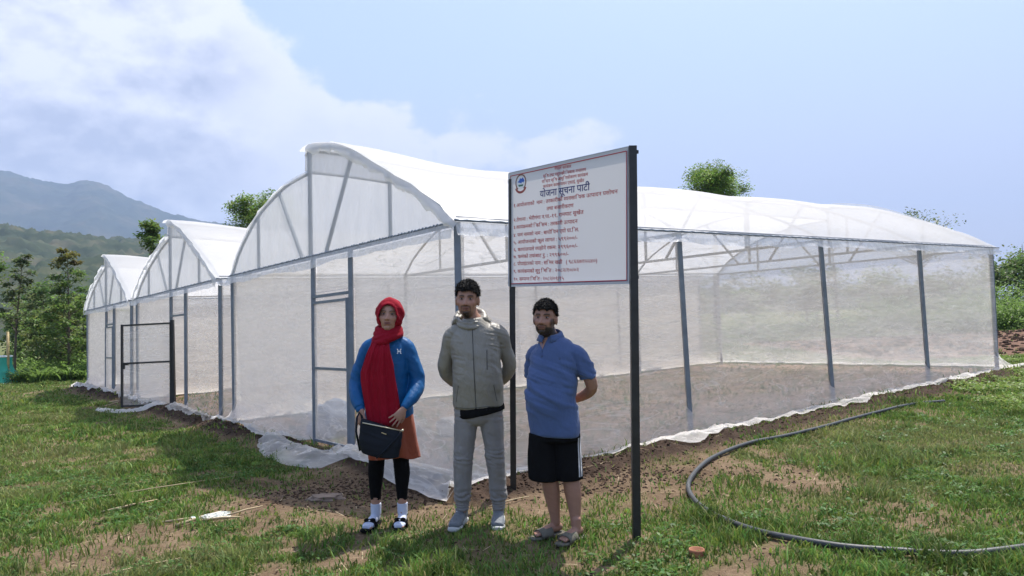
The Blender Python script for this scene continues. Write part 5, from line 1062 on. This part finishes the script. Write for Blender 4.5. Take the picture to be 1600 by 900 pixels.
hh = MB(); hh.v = [tuple(HMw @ (Vector(v) * 1.08)) for v in Vt]; hh.f = F; link('hair', hh.mesh('hair'), M['hair'], W, True)
nk = MB()
for (zc, rx, ry, r_, tl, yo) in ((1.470, .082, .085, .026, .28, -.005), (1.440, .092, .094, .028, .42, -.012), (1.405, .098, .098, .028, .52, -.02), (1.495, .074, .078, .022, .12, .0)):
    pts = []
    for j in range(25):
        a = 6.28318 * j / 24; pts.append(Vector((.022 + rx * math.cos(a) - .010, yo + .012 + ry * math.sin(a), zc + tl * .09 * (math.cos(a + .35)) * .9 - .022 * math.sin(a) * -1)))
    nk.tube(pts, r_, 12, False)
cloth('scarf_wrap', nk, M['scarf_red'], so, .006, 3, .0045, 18, 5, (.6, .6, 1.6))
pn = MB(); nu_, nv_ = 40, 50; Vp = []
for i in range(nu_):
    for j in range(nv_):
        u = i / (nu_ - 1); t_ = j / (nv_ - 1); z = 1.40 - .61 * t_ ; xl = -.070 - .100 * min(1, t_ * 2.6) ** .8 + .085 * max(0, t_ - .5) * 1.1; xr = .065 + .0 * t_ - .030 * math.cos(t_ * 3) + (.035 if t_ > .3 else .035 * t_ / .3)
        x_ = xl + (xr - xl) * u; yb = -.118 - .012 * math.sin(math.pi * min(t_ * 1.3, 1)) - (.0 if t_ < .75 else .02 * (t_ - .75)); yb = yb + 1.9 * max(0, abs(x_ - .0) - .08) ** 2 ; yb = yb + .06 * max(0, 1 - t_ * 5) ** 2 - .03
        f_ = .011 * math.sin(u * 17 + 2.2 * t_ + .7 * math.sin(u * 6)) * (.5 + .5 * t_) + .004 * math.sin(u * 41 + t_ * 5); Vp.append((x_, yb + f_, z - (.03 * math.sin(u * 3 + .3) if t_ > .98 else 0)))
me = np_mesh('scarf_panel', np.array(Vp), grid_faces(nu_, nv_)); po = link('scarf_panel', me, M['scarf_red'], so, True); sm = po.modifiers.new('thick', 'SOLIDIFY'); sm.thickness = .006
for s in (-1, 1):
    lg = MB(); lx = .01 + s * .085; loft(lg, [(lx, .02, .80, .080, .09), (lx + s * .003, .015, .66, .073, .075), (.008 + s * .092, .0, .50, .061, .063), (.005 + s * .100, .015, .38, .058, .062), (s * .101, .02, .25, .043, .047), (s * .101, .03, .185, .038, .041)], n=24, cap=.05); cloth('legging', lg, M['leggings'], W, .006, 2, .0025, 22, 6, (.7, .7, 1.5))
    sk = MB(); loft(sk, [(s * .101, .03, .158, .040, .044), (s * .101, .03, .11, .038, .044), (s * .101, .035, .07, .037, .045)], n=20, cap=.1); foot(sk, (s * .101, .075, 0), (s * .101 + (-.040 if s < 0 else .0), -.185, 0), .012, 1.0, False); loft(sk, [(s * .101 + (-.022 if s < 0 else 0), -.09, .03, .040, .024), (s * .101 + (-.035 if s < 0 else 0), -.155, .028, .037, .020)], ref=(0, 0, 1)); cloth('sock', sk, M['sock'], W, .0045, 2, .0015, 30, 7)
    sh = MB(); hx, tx = s * .101, s * .101 + (-.042 if s < 0 else .0); loft(sh, [(hx, .085, .010, .036, .013), (hx, .0, .010, .036, .013), (tx * .5 + hx * .5, -.09, .010, .045, .013), (tx, -.16, .010, .046, .013), (tx, -.195, .010, .034, .012)], ref=(0, 0, 1)); sd_ = cloth('sandal', sh, M['leggings'], W, .005, 1, .0, 10, 8)
    stp = MB()
    mx_ = hx * .45 + tx * .55
    for dy_, w_ in ((-.075, .016), (-.105, .018)): stp.tube([Vector((mx_ + .050 * math.cos(a), dy_ - (.01 if s < 0 else 0) * math.cos(a), .014 + .048 * math.sin(a))) for a in np.linspace(-.1, math.pi + .1, 14)], w_ * .5, 8)
    for q in (-1, 1): blob(stp, (mx_ + q * .022, -.102, .066), (.022, .012, .015), 12, 8)
    blob(stp, (mx_, -.108, .066), (.010, .012, .010), 10, 8); link('strap', stp.mesh('strap'), M['leggings'], sd_, True); sp = MB(); blob(sp, (mx_, -.120, .068), (.006, .004, .006), 8, 6); link('buckle', sp.mesh('buckle'), M['white_print'], sd_, True)
link = _link
# the handbag: a thing of its own, held in front
_g['link'] = link_local
BG = empty('handbag', (-.975, 5.70, float(ground_z([-.975], [5.70], False)[0]))); tag(BG, 'dark navy handbag held by the woman in the red scarf', 'handbag')
bg_ = MB(); loft(bg_, [(.000, -.225, .785, .150, .020), (-.006, -.225, .74, .153, .032), (-.014, -.228, .66, .152, .040), (-.014, -.228, .555, .134, .042)], sub=5, n=40, sup=.55, cap=.05)
def bagx(P, N_): P = P.copy(); u = (P[:, 0] + .01) / .17; P[:, 2] += -.040 * u * sstep(.55, .84, P[:, 2]) - .030 * u * (1 - sstep(.52, .69, P[:, 2])) + .03 * (1 - sstep(.52, .64, P[:, 2])) * u ** 2; return P
bo = cloth('bag_body', bg_, M['bag'], BG, .006, 3, .005, 9, 9, (1, 1, 1), bagx)
mb = MB(); mb.tube([(-.135, -.262, .810), (-.02, -.27, .785), (.14, -.258, .745)], .0045, 6); link('zip', mb.mesh('zip'), M['bag_metal'], BG, True)
mb = MB(); mb.tube([(-.165, -.22, .60), (-.192, -.215, .74), (-.188, -.20, .84), (-.172, -.185, .875), (-.155, -.19, .85), (-.145, -.20, .80)], .008, 8); link('handle', mb.mesh('handle'), M['bag'], BG, True)
mb = MB(); mb.tube([(.150, -.245, .745), (.09, -.275, .67), (.01, -.280, .59), (-.035, -.278, .555)], .007, 8); link('strap', mb.mesh('strap'), M['bag'], BG, True)
mb = MB(); mb.bar((.005, -.278, .738), (.040, -.278, .724), .006, .005); link('bag_logo', mb.mesh('bag_logo'), M['bag_metal'], BG); mb = MB(); blob(mb, (.152, -.25, .745), (.012, .006, .009), 10, 8); link('clasp', mb.mesh('clasp'), M['bag_metal'], BG, True)

# ================================================== man in the grey-green jacket
Wm = person(-.265, 5.44, 'man in grey-green hooded jacket and grey trousers, hands behind his back')
HMm = Matrix.Translation((-.062, -.035, 1.628)) @ Matrix.Rotation(R(2), 4, 'Y') @ Matrix.Rotation(R(2), 4, 'X') @ Matrix.Rotation(R(-4), 4, 'Z')
SKm = (.36, .195, .14)
def man_body(HM, k, neck, torso, arms, legs, feet, hands, name='body'):
    b = MB(); head_base(b, HM, k); loft(b, neck); loft(b, torso, n=24)
    for a in arms: loft(b, a, ref=(0, 1, .15), sub=3)
    for l in legs: loft(b, l)
    for f in feet: foot(b, *f)
    for h in hands: hand(b, *h[:-1], **h[-1])
    return remesh(b, .0047, 3, name)
T_m = [(-.02, .02, 1.46, .055, .05), (-.018, .02, 1.38, .130, .075), (-.01, .02, 1.29, .160, .10), (-.005, .01, 1.20, .165, .11), (0, .01, 1.08, .155, .115), (0, .02, .97, .165, .115), (0, .02, .88, .165, .115), (0, .02, .84, .13, .10)]
A_m = [[(-.11, .02, 1.41, .05, .05), (-.182, .03, 1.375, .052, .052), (-.215, .06, 1.26, .048, .048), (-.243, .10, 1.13, .044, .044), (-.185, .165, 1.04, .038, .038), (-.075, .20, .98, .028, .026)], [(.09, .02, 1.41, .05, .05), (.165, .03, 1.375, .052, .052), (.200, .06, 1.26, .048, .048), (.232, .10, 1.13, .044, .044), (.16, .165, 1.04, .038, .038), (.05, .20, .97, .028, .026)]]
LG = [[(-.085, .02, .92, .085, .095), (-.10, .01, .72, .078, .082), (-.112, -.005, .50, .056, .060), (-.125, .02, .36, .054, .06), (-.135, .03, .16, .036, .04), (-.135, .03, .10, .034, .04)], [(.085, .02, .92, .085, .095), (.10, .01, .72, .078, .082), (.115, -.005, .50, .056, .060), (.125, .02, .36, .054, .06), (.130, .03, .16, .036, .04), (.130, .03, .10, .034, .04)]]
me = man_body(HMm, 1.06, [(-.058, .0, 1.60, .056, .060), (-.045, .008, 1.53, .056, .060), (-.03, .02, 1.47, .085, .07)], T_m, A_m, LG, [((-.128, .09, 0), (-.185, -.12, 0), .02, 1.), ((.130, .09, 0), (.125, -.13, 0), .02, 1.)],
    [((-.07, .20, .975), (1, .25, -.5), (0, -1, 0), 1, dict(curl=.7)), ((.045, .215, .965), (-1, .1, -.6), (0, -1, 0), -1, dict(curl=.7))])
face(me, HMm, 1.06, SKm, beard='goatee', lip=(.23, .095, .08)); link('body', me, M['skin'], Wm, True); eyes(HMm, 1.06, Wm)
def hm1(x, y, z): return (z > .062 + .006 * np.sin(x * 90) - .10 * np.clip(y + .055, 0, 1) * 6 * .9) & ~((np.abs(x) > .055) & (y < -.03) & (z < .050)) | ((y > .03) & (z > -.055)) | ((np.abs(x) > .062) & (y > -.030) & (y < .03) & (z > .015))
strands(HMm, 1.06, Wm, M['hair'], 7000, .013, lambda x, y, z: hm1(x, y, z) & (z > .03), 4, lift=.013, curl=.9)
M['jacket_grey'] = fabric('grey_green_jacket', (.235, .218, .185), .45, bs=300, bump=.12, spec=.55, sheen=0)
M['trousers'] = fabric('grey_trousers', (.225, .213, .208), .85); M['black_cloth'] = fabric('black_cloth', (.008, .008, .009), .9, sheen=0, spec=.08); M['shoe'] = fabric('shoe_grey', (.13, .145, .16), .6, bs=120); M['sole'] = mat('white_sole', (.42, .43, .42), .5)
g = MB(); loft(g, [(-.03, .01, 1.50, .070, .070), (-.028, .015, 1.45, .120, .088), (-.022, .02, 1.39, .170, .108), (-.012, .015, 1.29, .182, .126), (-.005, .0, 1.18, .176, .132), (0, -.005, 1.06, .180, .136), (0, .01, .94, .184, .136), (0, .015, .865, .183, .132), (0, .015, .84, .172, .124)], sub=5, n=36, cap=.08, sup=.9)
for A in A_m: loft(g, [(*p[:3], q, q) for p, q in zip(A, (.060, .061, .056, .056, .052, .042))], ref=(0, 1, .15), sub=4, n=24, cap=.2)
def jz(P, N_):      # hem gathered, placket groove, diagonal pulls from the shoulders
    P = P.copy(); fr_ = P[:, 1] < 0; P += N_ * (-.004 * fr_ * G(P[:, 0] + .012, .005) * (P[:, 2] < 1.5))[:, None]; s = np.abs(P[:, 0] + .01)
    P += N_ * (.0020 * fr_ * np.sin((P[:, 2] + 1.4 * s) * 38 + 14 * n3(P, 4, 4)) * sstep(.05, .12, s) * sstep(1.0, 1.12, P[:, 2]) * (1 - sstep(1.42, 1.47, P[:, 2])))[:, None]; return P
jm = cloth('jacket', g, M['jacket_grey'], Wm, .0055, 2, .0050, 6, 12, (1.0, 1.0, .8), jz)
M['zip_dark'] = mat('zip_dark', (.055, .055, .05), .5)
def on_front(me_o, pts, r_, name, m, parent):
    from mathutils.bvhtree import BVHTree
    bv = BVHTree.FromObject(me_o, bpy.context.evaluated_depsgraph_get()) if False else BVHTree.FromPolygons([v.co for v in me_o.data.vertices], [tuple(p.vertices) for p in me_o.data.polygons]); out = []
    for x, z in pts:
        h = bv.ray_cast(Vector((x, -2, z)), Vector((0, 1, 0)))
        if h[0]: out.append(h[0] + Vector((0, -r_ * .3, 0)))
    mb = MB(); mb.tube(out, r_, 6); return link(name, mb.mesh(name), m, parent, True)
on_front(jm, [(-.030 + .018 * (1.50 - z) / .6, z) for z in np.linspace(1.455, .85, 60)], .0032, 'zip', M['zip_dark'], jm)
on_front(jm, [(.075, z) for z in np.linspace(1.27, 1.13, 14)], .003, 'pocket_zip', M['zip_dark'], jm); on_front(jm, [(.118 + .02 * t, 1.02 - .12 * t) for t in np.linspace(0, 1, 12)], .002, 'pocket_seam', M['zip_dark'], jm); on_front(jm, [(-.135 - .02 * t, 1.02 - .12 * t) for t in np.linspace(0, 1, 12)], .002, 'pocket_seam', M['zip_dark'], jm)
on_front(jm, [(x, .862 + .004 * math.sin(x * 20)) for x in np.linspace(-.16, .16, 30)], .0022, 'hem_seam', M['zip_dark'], jm)
hdm = MB()      # stand collar and hood lying behind the neck
def ring(mb, c, rx, ry, r_, z0, tl, a0=0, a1=6.28318, nn=28, seg=12, zf=0.):
    pts = [Vector((c[0] + rx * math.cos(a), c[1] + ry * math.sin(a), z0 + tl * math.sin(a) + zf * math.cos(2 * a))) for a in np.linspace(a0, a1, nn)]; mb.tube(pts, r_, seg, a0 != 0)
ring(hdm, (-.046, .012), .084, .080, .014, 1.495, .034); ring(hdm, (-.042, .012), .092, .088, .016, 1.468, .038); ring(hdm, (-.046, .030), .104, .088, .024, 1.500, .060, -.35, 3.5); ring(hdm, (-.040, .045), .118, .090, .030, 1.465, .045, -.2, 3.34)
cloth('hood', hdm, M['jacket_grey'], jm, .0055, 3, .005, 20, 14, (1, 1, 1))
tl = MB(); loft(tl, [(0, .015, .87, .178, .126), (.01, .012, .825, .184, .134), (.015, .012, .800, .180, .132)], n=32, cap=.05); cloth('undershirt', tl, M['black_cloth'], Wm, .006, 1, .002, 16, 15)
tr = MB(); loft(tr, [(0, .02, .90, .165, .12), (0, .02, .83, .178, .128), (0, .02, .77, .165, .12)], n=30)
for i, l in enumerate(LG):
    s = (-1, 1)[i]; loft(tr, [(s * .085, .02, .86, .090, .105), (s * .093, .012, .72, .086, .093), (s * .108, .0, .58, .074, .080), (s * .114, -.004, .50, .070, .075), (s * .124, .015, .36, .064, .073), (s * .131, .025, .23, .060, .068), (s * .132, .028, .175, .056, .062)], n=28, cap=.05)
def tz(P, N_): w = G(P[:, 2] - .19, .07) * .7 + G(P[:, 2] - .50, .07) * .45 + G(P[:, 2] - .80, .06) * .3; return P + N_ * (.008 * w * np.sin(P[:, 2] * 130 + 7 * n3(P, 8, 2)))[:, None]
tt = cloth('trousers', tr, M['trousers'], Wm, .0065, 2, .0065, 9, 16, (1, 1, .6), tz)
for s in (-1, 1):
    cfm = MB(); loft(cfm, [(s * .132, .028, .178, .052, .056), (s * .132, .03, .135, .046, .050), (s * .132, .03, .105, .045, .050)], n=24, cap=.05); cloth('cuff', cfm, M['trousers'], tt, .005, 1, .002, 40, 17, (1, 1, 2), lambda P, N_: P + N_ * (.0025 * np.sin(P[:, 2] * 330))[:, None])
    hx, hy, tx, ty = s * .131, .10, (-.190 if s < 0 else .124), -.165
    h = Vector((hx, hy, 0)); t = Vector((tx, ty, 0)); d = (t - h).normalized(); q = lambda a, c: h.lerp(t, a) + Vector((0, 0, c)); sh = MB()
    loft(sh, [(*q(0, .060), .036, .040), (*q(.2, .070), .040, .050), (*q(.45, .062), .042, .042), (*q(.72, .048), .049, .030), (*q(.92, .040), .040, .022)], ref=(0, 0, 1), n=24); loft(sh, [(*q(.22, .06), .040, .045), (*q(.22, .115), .042, .048)], ref=d, n=20, cap=.1); so_ = cloth('shoe', sh, M['shoe'], Wm, .0045, 1, .0015, 40, 18)
    sl = MB(); loft(sl, [(*q(-.10, .018), .034, .018), (*q(.15, .019), .042, .020), (*q(.5, .018), .043, .018), (*q(.78, .018), .052, .017), (*q(1.02, .020), .036, .016)], ref=(0, 0, 1), n=24, sup=.8); cloth('sole', sl, M['sole'], so_, .005, 1, 0, 10, 19)
    pnl = MB(); sv0 = Vector((-d.y, d.x, 0))
    for sd0 in (-1, 1): pnl.bar(q(.30, .052) + sv0 * sd0 * .042, q(.62, .030) + sv0 * sd0 * .047, .006, .022)
    link('side_panel', pnl.mesh('side_panel'), M['sole'], so_, True)
    lc = MB()
    for kx in range(4): c = q(.40 + .10 * kx, .104 - .012 * kx); sv = Vector((-d.y, d.x, 0)); lc.tube([c - sv * .022, c + Vector((0, 0, .004)), c + sv * .022], .0028, 6)
    link('lace', lc.mesh('lace'), M['white_print'], so_, True)

# ================================================== man in the blue polo shirt
Wp = person(.245, 5.10, 'man in a blue polo shirt, black shorts and slides, rightmost of the three people')
YW = R(-24)
HMp = Matrix.Translation((-.025, -.03, 1.480)) @ Matrix.Rotation(R(-17), 4, 'Z') @ Matrix.Rotation(R(3), 4, 'Y')
cY, sY = math.cos(YW), math.sin(YW)
def rt(p): return (p[0] * cY - p[1] * sY, p[0] * sY + p[1] * cY, *p[2:])
T_p = [(.02, .02, 1.33, .055, .052), (.028, .02, 1.255, .115, .07), (.03, .015, 1.17, .138, .095), (.02, .0, 1.08, .14, .108), (.015, -.01, .97, .145, .115), (.02, .01, .86, .155, .115), (.025, .015, .78, .155, .11), (.025, .015, .74, .12, .095)]
A_p = [[rt((-.07, .03, 1.26, .038, .038)), rt((-.125, .05, 1.235, .042, .042)), rt((-.155, .085, 1.14, .045, .045)), rt((-.175, .12, 1.03, .041, .041)), rt((-.12, .175, .97, .036, .036)), rt((-.05, .20, .91, .027, .025))],
       [rt((.13, .02, 1.26, .038, .038)), rt((.192, .03, 1.235, .042, .042)), rt((.238, .05, 1.14, .047, .047)), rt((.272, .08, 1.02, .041, .041)), rt((.20, .165, .955, .037, .037)), rt((.09, .205, .91, .027, .025))]]
L_p = [[(-.055, .02, .80, .085, .09), (-.055, .01, .60, .076, .08), (-.025, -.005, .42, .056, .058), (-.008, .02, .31, .057, .062), (.010, .035, .15, .037, .041), (.014, .04, .09, .034, .038)], [(.10, .02, .80, .085, .09), (.110, .01, .60, .076, .08), (.120, -.015, .42, .057, .060), (.135, -.02, .31, .058, .063), (.145, -.04, .15, .037, .041), (.145, -.045, .09, .034, .038)]]
F_p = [((.050, .062, 0), (-.135, -.045, 0)), ((.178, -.035, 0), (.038, -.185, 0))]
me = man_body(HMp, 1.02, [(-.022, .0, 1.46, .055, .058), (-.005, .01, 1.39, .056, .060), (.01, .02, 1.33, .085, .065)], [(*rt(p[:3])[:3], p[3], p[4]) for p in T_p], A_p, L_p, [(f[0], f[1], .022, .95) for f in F_p],
    [(rt((-.045, .20, .925)), rt((1, .2, -.5)), rt((0, -1, 0)), 1, dict(curl=.7)), (rt((.085, .21, .925)), rt((-1, .1, -.5)), rt((0, -1, 0)), -1, dict(curl=.7))])
SKp = (.32, .17, .12); face(me, HMp, 1.02, SKp, beard='full', lip=(.20, .085, .072)); link('body', me, M['skin'], Wp, True); eyes(HMp, 1.02, Wp)
def hm2(x, y, z): return (z > .060 + .008 * np.sin(x * 120 + 1) - .55 * np.clip(y + .055, 0, 1)) & ~((y < -.03) & (z < .048)) & (z > -.055) & ~((np.abs(x) > .06) & (y < -.004) & (z < .018)) & ~((y > -.01) & (y < .034) & (np.abs(x) > .06) & (z < .010))
strands(HMp, 1.02, Wp, M['hair'], 7000, .012, lambda x, y, z: hm2(x, y, z) & (z > .02), 9, lift=.009, curl=.7)
M['polo'] = fabric('blue_polo', (.070, .112, .245), .85, bs=380, bump=.3); M['slides'] = fabric('grey_slides', (.13, .12, .095), .7, bs=120, bump=.2, sheen=0)
g = MB(); loft(g, [(*rt(p[:3])[:3], p[3], p[4]) for p in [(.005, .02, 1.365, .064, .060), (.012, .02, 1.325, .105, .080), (.022, .02, 1.275, .152, .100), (.028, .012, 1.19, .170, .120), (.018, -.01, 1.06, .170, .136), (.010, -.022, .94, .174, .146), (.020, -.008, .83, .174, .136), (.028, .0, .72, .174, .130), (.028, .0, .69, .166, .124)]], sub=5, n=36, cap=.06, sup=.92, yaw=-YW)
for A, cut in zip(A_p, (.42, .42)):
    p0, p1, p2 = [np.array(q[:3]) for q in A[:3]]; p25 = np.array(A[3][:3]) * .50 + p2 * .50; loft(g, [(*p0, .056, .058), (*p1, .060, .062), (*p2, .062, .064), (*p25, .062, .066)], ref=(0, 1, .15), sub=4, n=24, cap=.05)
pl = cloth('polo_shirt', g, M['polo'], Wp, .0065, 3, .0055, 9, 22, (1, 1, .6), lambda P, N_: P + N_ * (.006 * np.sin(P[:, 2] * 46 + P[:, 0] * 30 + 6 * n3(P, 5, 6)) * sstep(.80, .95, P[:, 2]) * (1 - sstep(1.15, 1.28, P[:, 2])))[:, None])
cl = MB()
def crow(z, k_, y_): return [Vector(rt((.006 + .078 * k_ * math.cos(a), .016 + .074 * k_ * math.sin(a) + y_ * (1 - abs(math.cos(a))), z + .022 * math.sin(a)))) for a in np.linspace(-math.pi / 2 + .30, 1.5 * math.pi - .30, 40)]
rows = [crow(1.345, 1.04, 0), crow(1.375, .90, 0), crow(1.388, .86, 0), crow(1.380, 1.0, 0), crow(1.345, 1.20, -.006)]
cl.add([p for rr in rows for p in rr], [(i * 40 + k, i * 40 + k + 1, (i + 1) * 40 + k + 1, (i + 1) * 40 + k) for i in range(4) for k in range(39)]); o = link('collar', cl.mesh('collar'), M['polo'], pl, True); sm = o.modifiers.new('thick', 'SOLIDIFY'); sm.thickness = .004
on_front(pl, [(-.047 - .01 * t, 1.325 - .10 * t) for t in np.linspace(0, 1, 12)], .0035, 'placket_edge', M['polo'], pl)
sknp = MB(); 
M['button'] = mat('button', (.03, .04, .09), .3)
from mathutils.bvhtree import BVHTree
def patch(me_o, poly, name, m, parent, off=.003):
    bv = BVHTree.FromPolygons([v.co for v in me_o.data.vertices], [tuple(p.vertices) for p in me_o.data.polygons]); V = []
    for x, z in poly:
        h = bv.ray_cast(Vector((x, -2, z)), Vector((0, 1, 0))); V.append((h[0] if h[0] else Vector((x, 0, z))) + Vector((0, -off, 0)))
    c = sum(V, Vector()) / len(V); mb = MB().add(V + [c], [(len(V), i, (i + 1) % len(V)) for i in range(len(V))]); return link(name, mb.mesh(name), m, parent, True)
M['skin_flat'] = mat('skin_neck', SKp, .5)
patch(pl, [(-.078, 1.355), (-.008, 1.355), (-.030, 1.318), (-.050, 1.275), (-.064, 1.315)], 'open_neck', M['skin_flat'], pl, .004)
for z in (1.262, 1.232): mb = MB(); blob(mb, (0, 0, 0), (.005, .003, .005), 10, 6); c = BVHTree.FromPolygons([v.co for v in pl.data.vertices], [tuple(p.vertices) for p in pl.data.polygons]).ray_cast(Vector((-.052, -2, z)), Vector((0, 1, 0)))[0]; mb.v = [tuple(Vector(v) + c) for v in mb.v]; link('button', mb.mesh('button'), M['button'], pl, True)
on_front(pl, [(.062 + .006 * math.cos(a), 1.215 + .006 * math.sin(a)) for a in np.linspace(0, 5.5, 10)], .0016, 'chest_emblem', M['button'], pl)
sh = MB(); loft(sh, [(*rt((.025, .012, .80))[:3], .165, .118), (*rt((.025, .01, .74))[:3], .168, .122), (*rt((.025, .01, .66))[:3], .172, .125)], n=30, cap=.1, yaw=-YW)
for i, l in enumerate(L_p): s = (-1, 1)[i]; x0 = (-.055, .10)[i]; loft(sh, [(x0, .015, .70, .096, .110), (x0 - .004 + s * .004, .01, .56, .100, .108), (x0 + s * .006, .0, .44, .102, .106), (x0 + s * .008, .0, .398, .100, .104)], n=28, cap=.04)
so2 = cloth('shorts', sh, M['black_cloth'], Wp, .0065, 2, .005, 10, 24, (1, 1, .4))
M['stripe'] = fabric('white_stripe', (.48, .48, .50), .8)
for dx in (0, .016):
    bv = BVHTree.FromPolygons([v.co for v in so2.data.vertices], [tuple(p.vertices) for p in so2.data.polygons]); V = []
    for z in np.linspace(.68, .42, 16):
        for w_ in (-.005, .005):
            x_ = .176 + dx + w_; h = bv.ray_cast(Vector((x_, -1, z)), Vector((0, 1, 0))); V.append((h[0] if h[0] else Vector((x_, 0, z))) + Vector((.002, -.003, 0)))
    link('stripe', MB().add(V, [(2 * i, 2 * i + 1, 2 * i + 3, 2 * i + 2) for i in range(15)]).mesh('stripe'), M['stripe'], so2, True)
for i, (h_, t_) in enumerate(F_p):
    h = Vector(h_); t = Vector(t_); d = (t - h).normalized(); h = h - d * .025; t = t + d * .035; q = lambda a, b, c: h.lerp(t, a) + Vector((-d.y, d.x, 0)) * b + Vector((0, 0, c)); sl = MB()
    loft(sl, [(*q(.02, 0, .014), .038, .014), (*q(.25, 0, .014), .042, .015), (*q(.6, 0, .013), .048, .013), (*q(.82, 0, .012), .050, .012), (*q(.98, 0, .012), .036, .011)], ref=(0, 0, 1), n=28, sup=.75); so_ = cloth('slide', sl, M['slides'], Wp, .0045, 1, 0, 10, 25)
    nb_ = 16; V = []
    for a_ in (.42, .50, .60, .70, .76):
        for k in range(nb_): an = math.pi * k / (nb_ - 1); V.append(q(a_, .055 * math.cos(an), .016 + (.064 - .05 * (a_ - .42)) * math.sin(an) ** .7))
    me = MB().add(V, [(i_ * nb_ + k, i_ * nb_ + k + 1, (i_ + 1) * nb_ + k + 1, (i_ + 1) * nb_ + k) for i_ in range(4) for k in range(nb_ - 1)]).mesh('strap'); o = link('strap', me, M['slides'], so_, True); sm = o.modifiers.new('thick', 'SOLIDIFY'); sm.thickness = .007
_g['link'] = _link
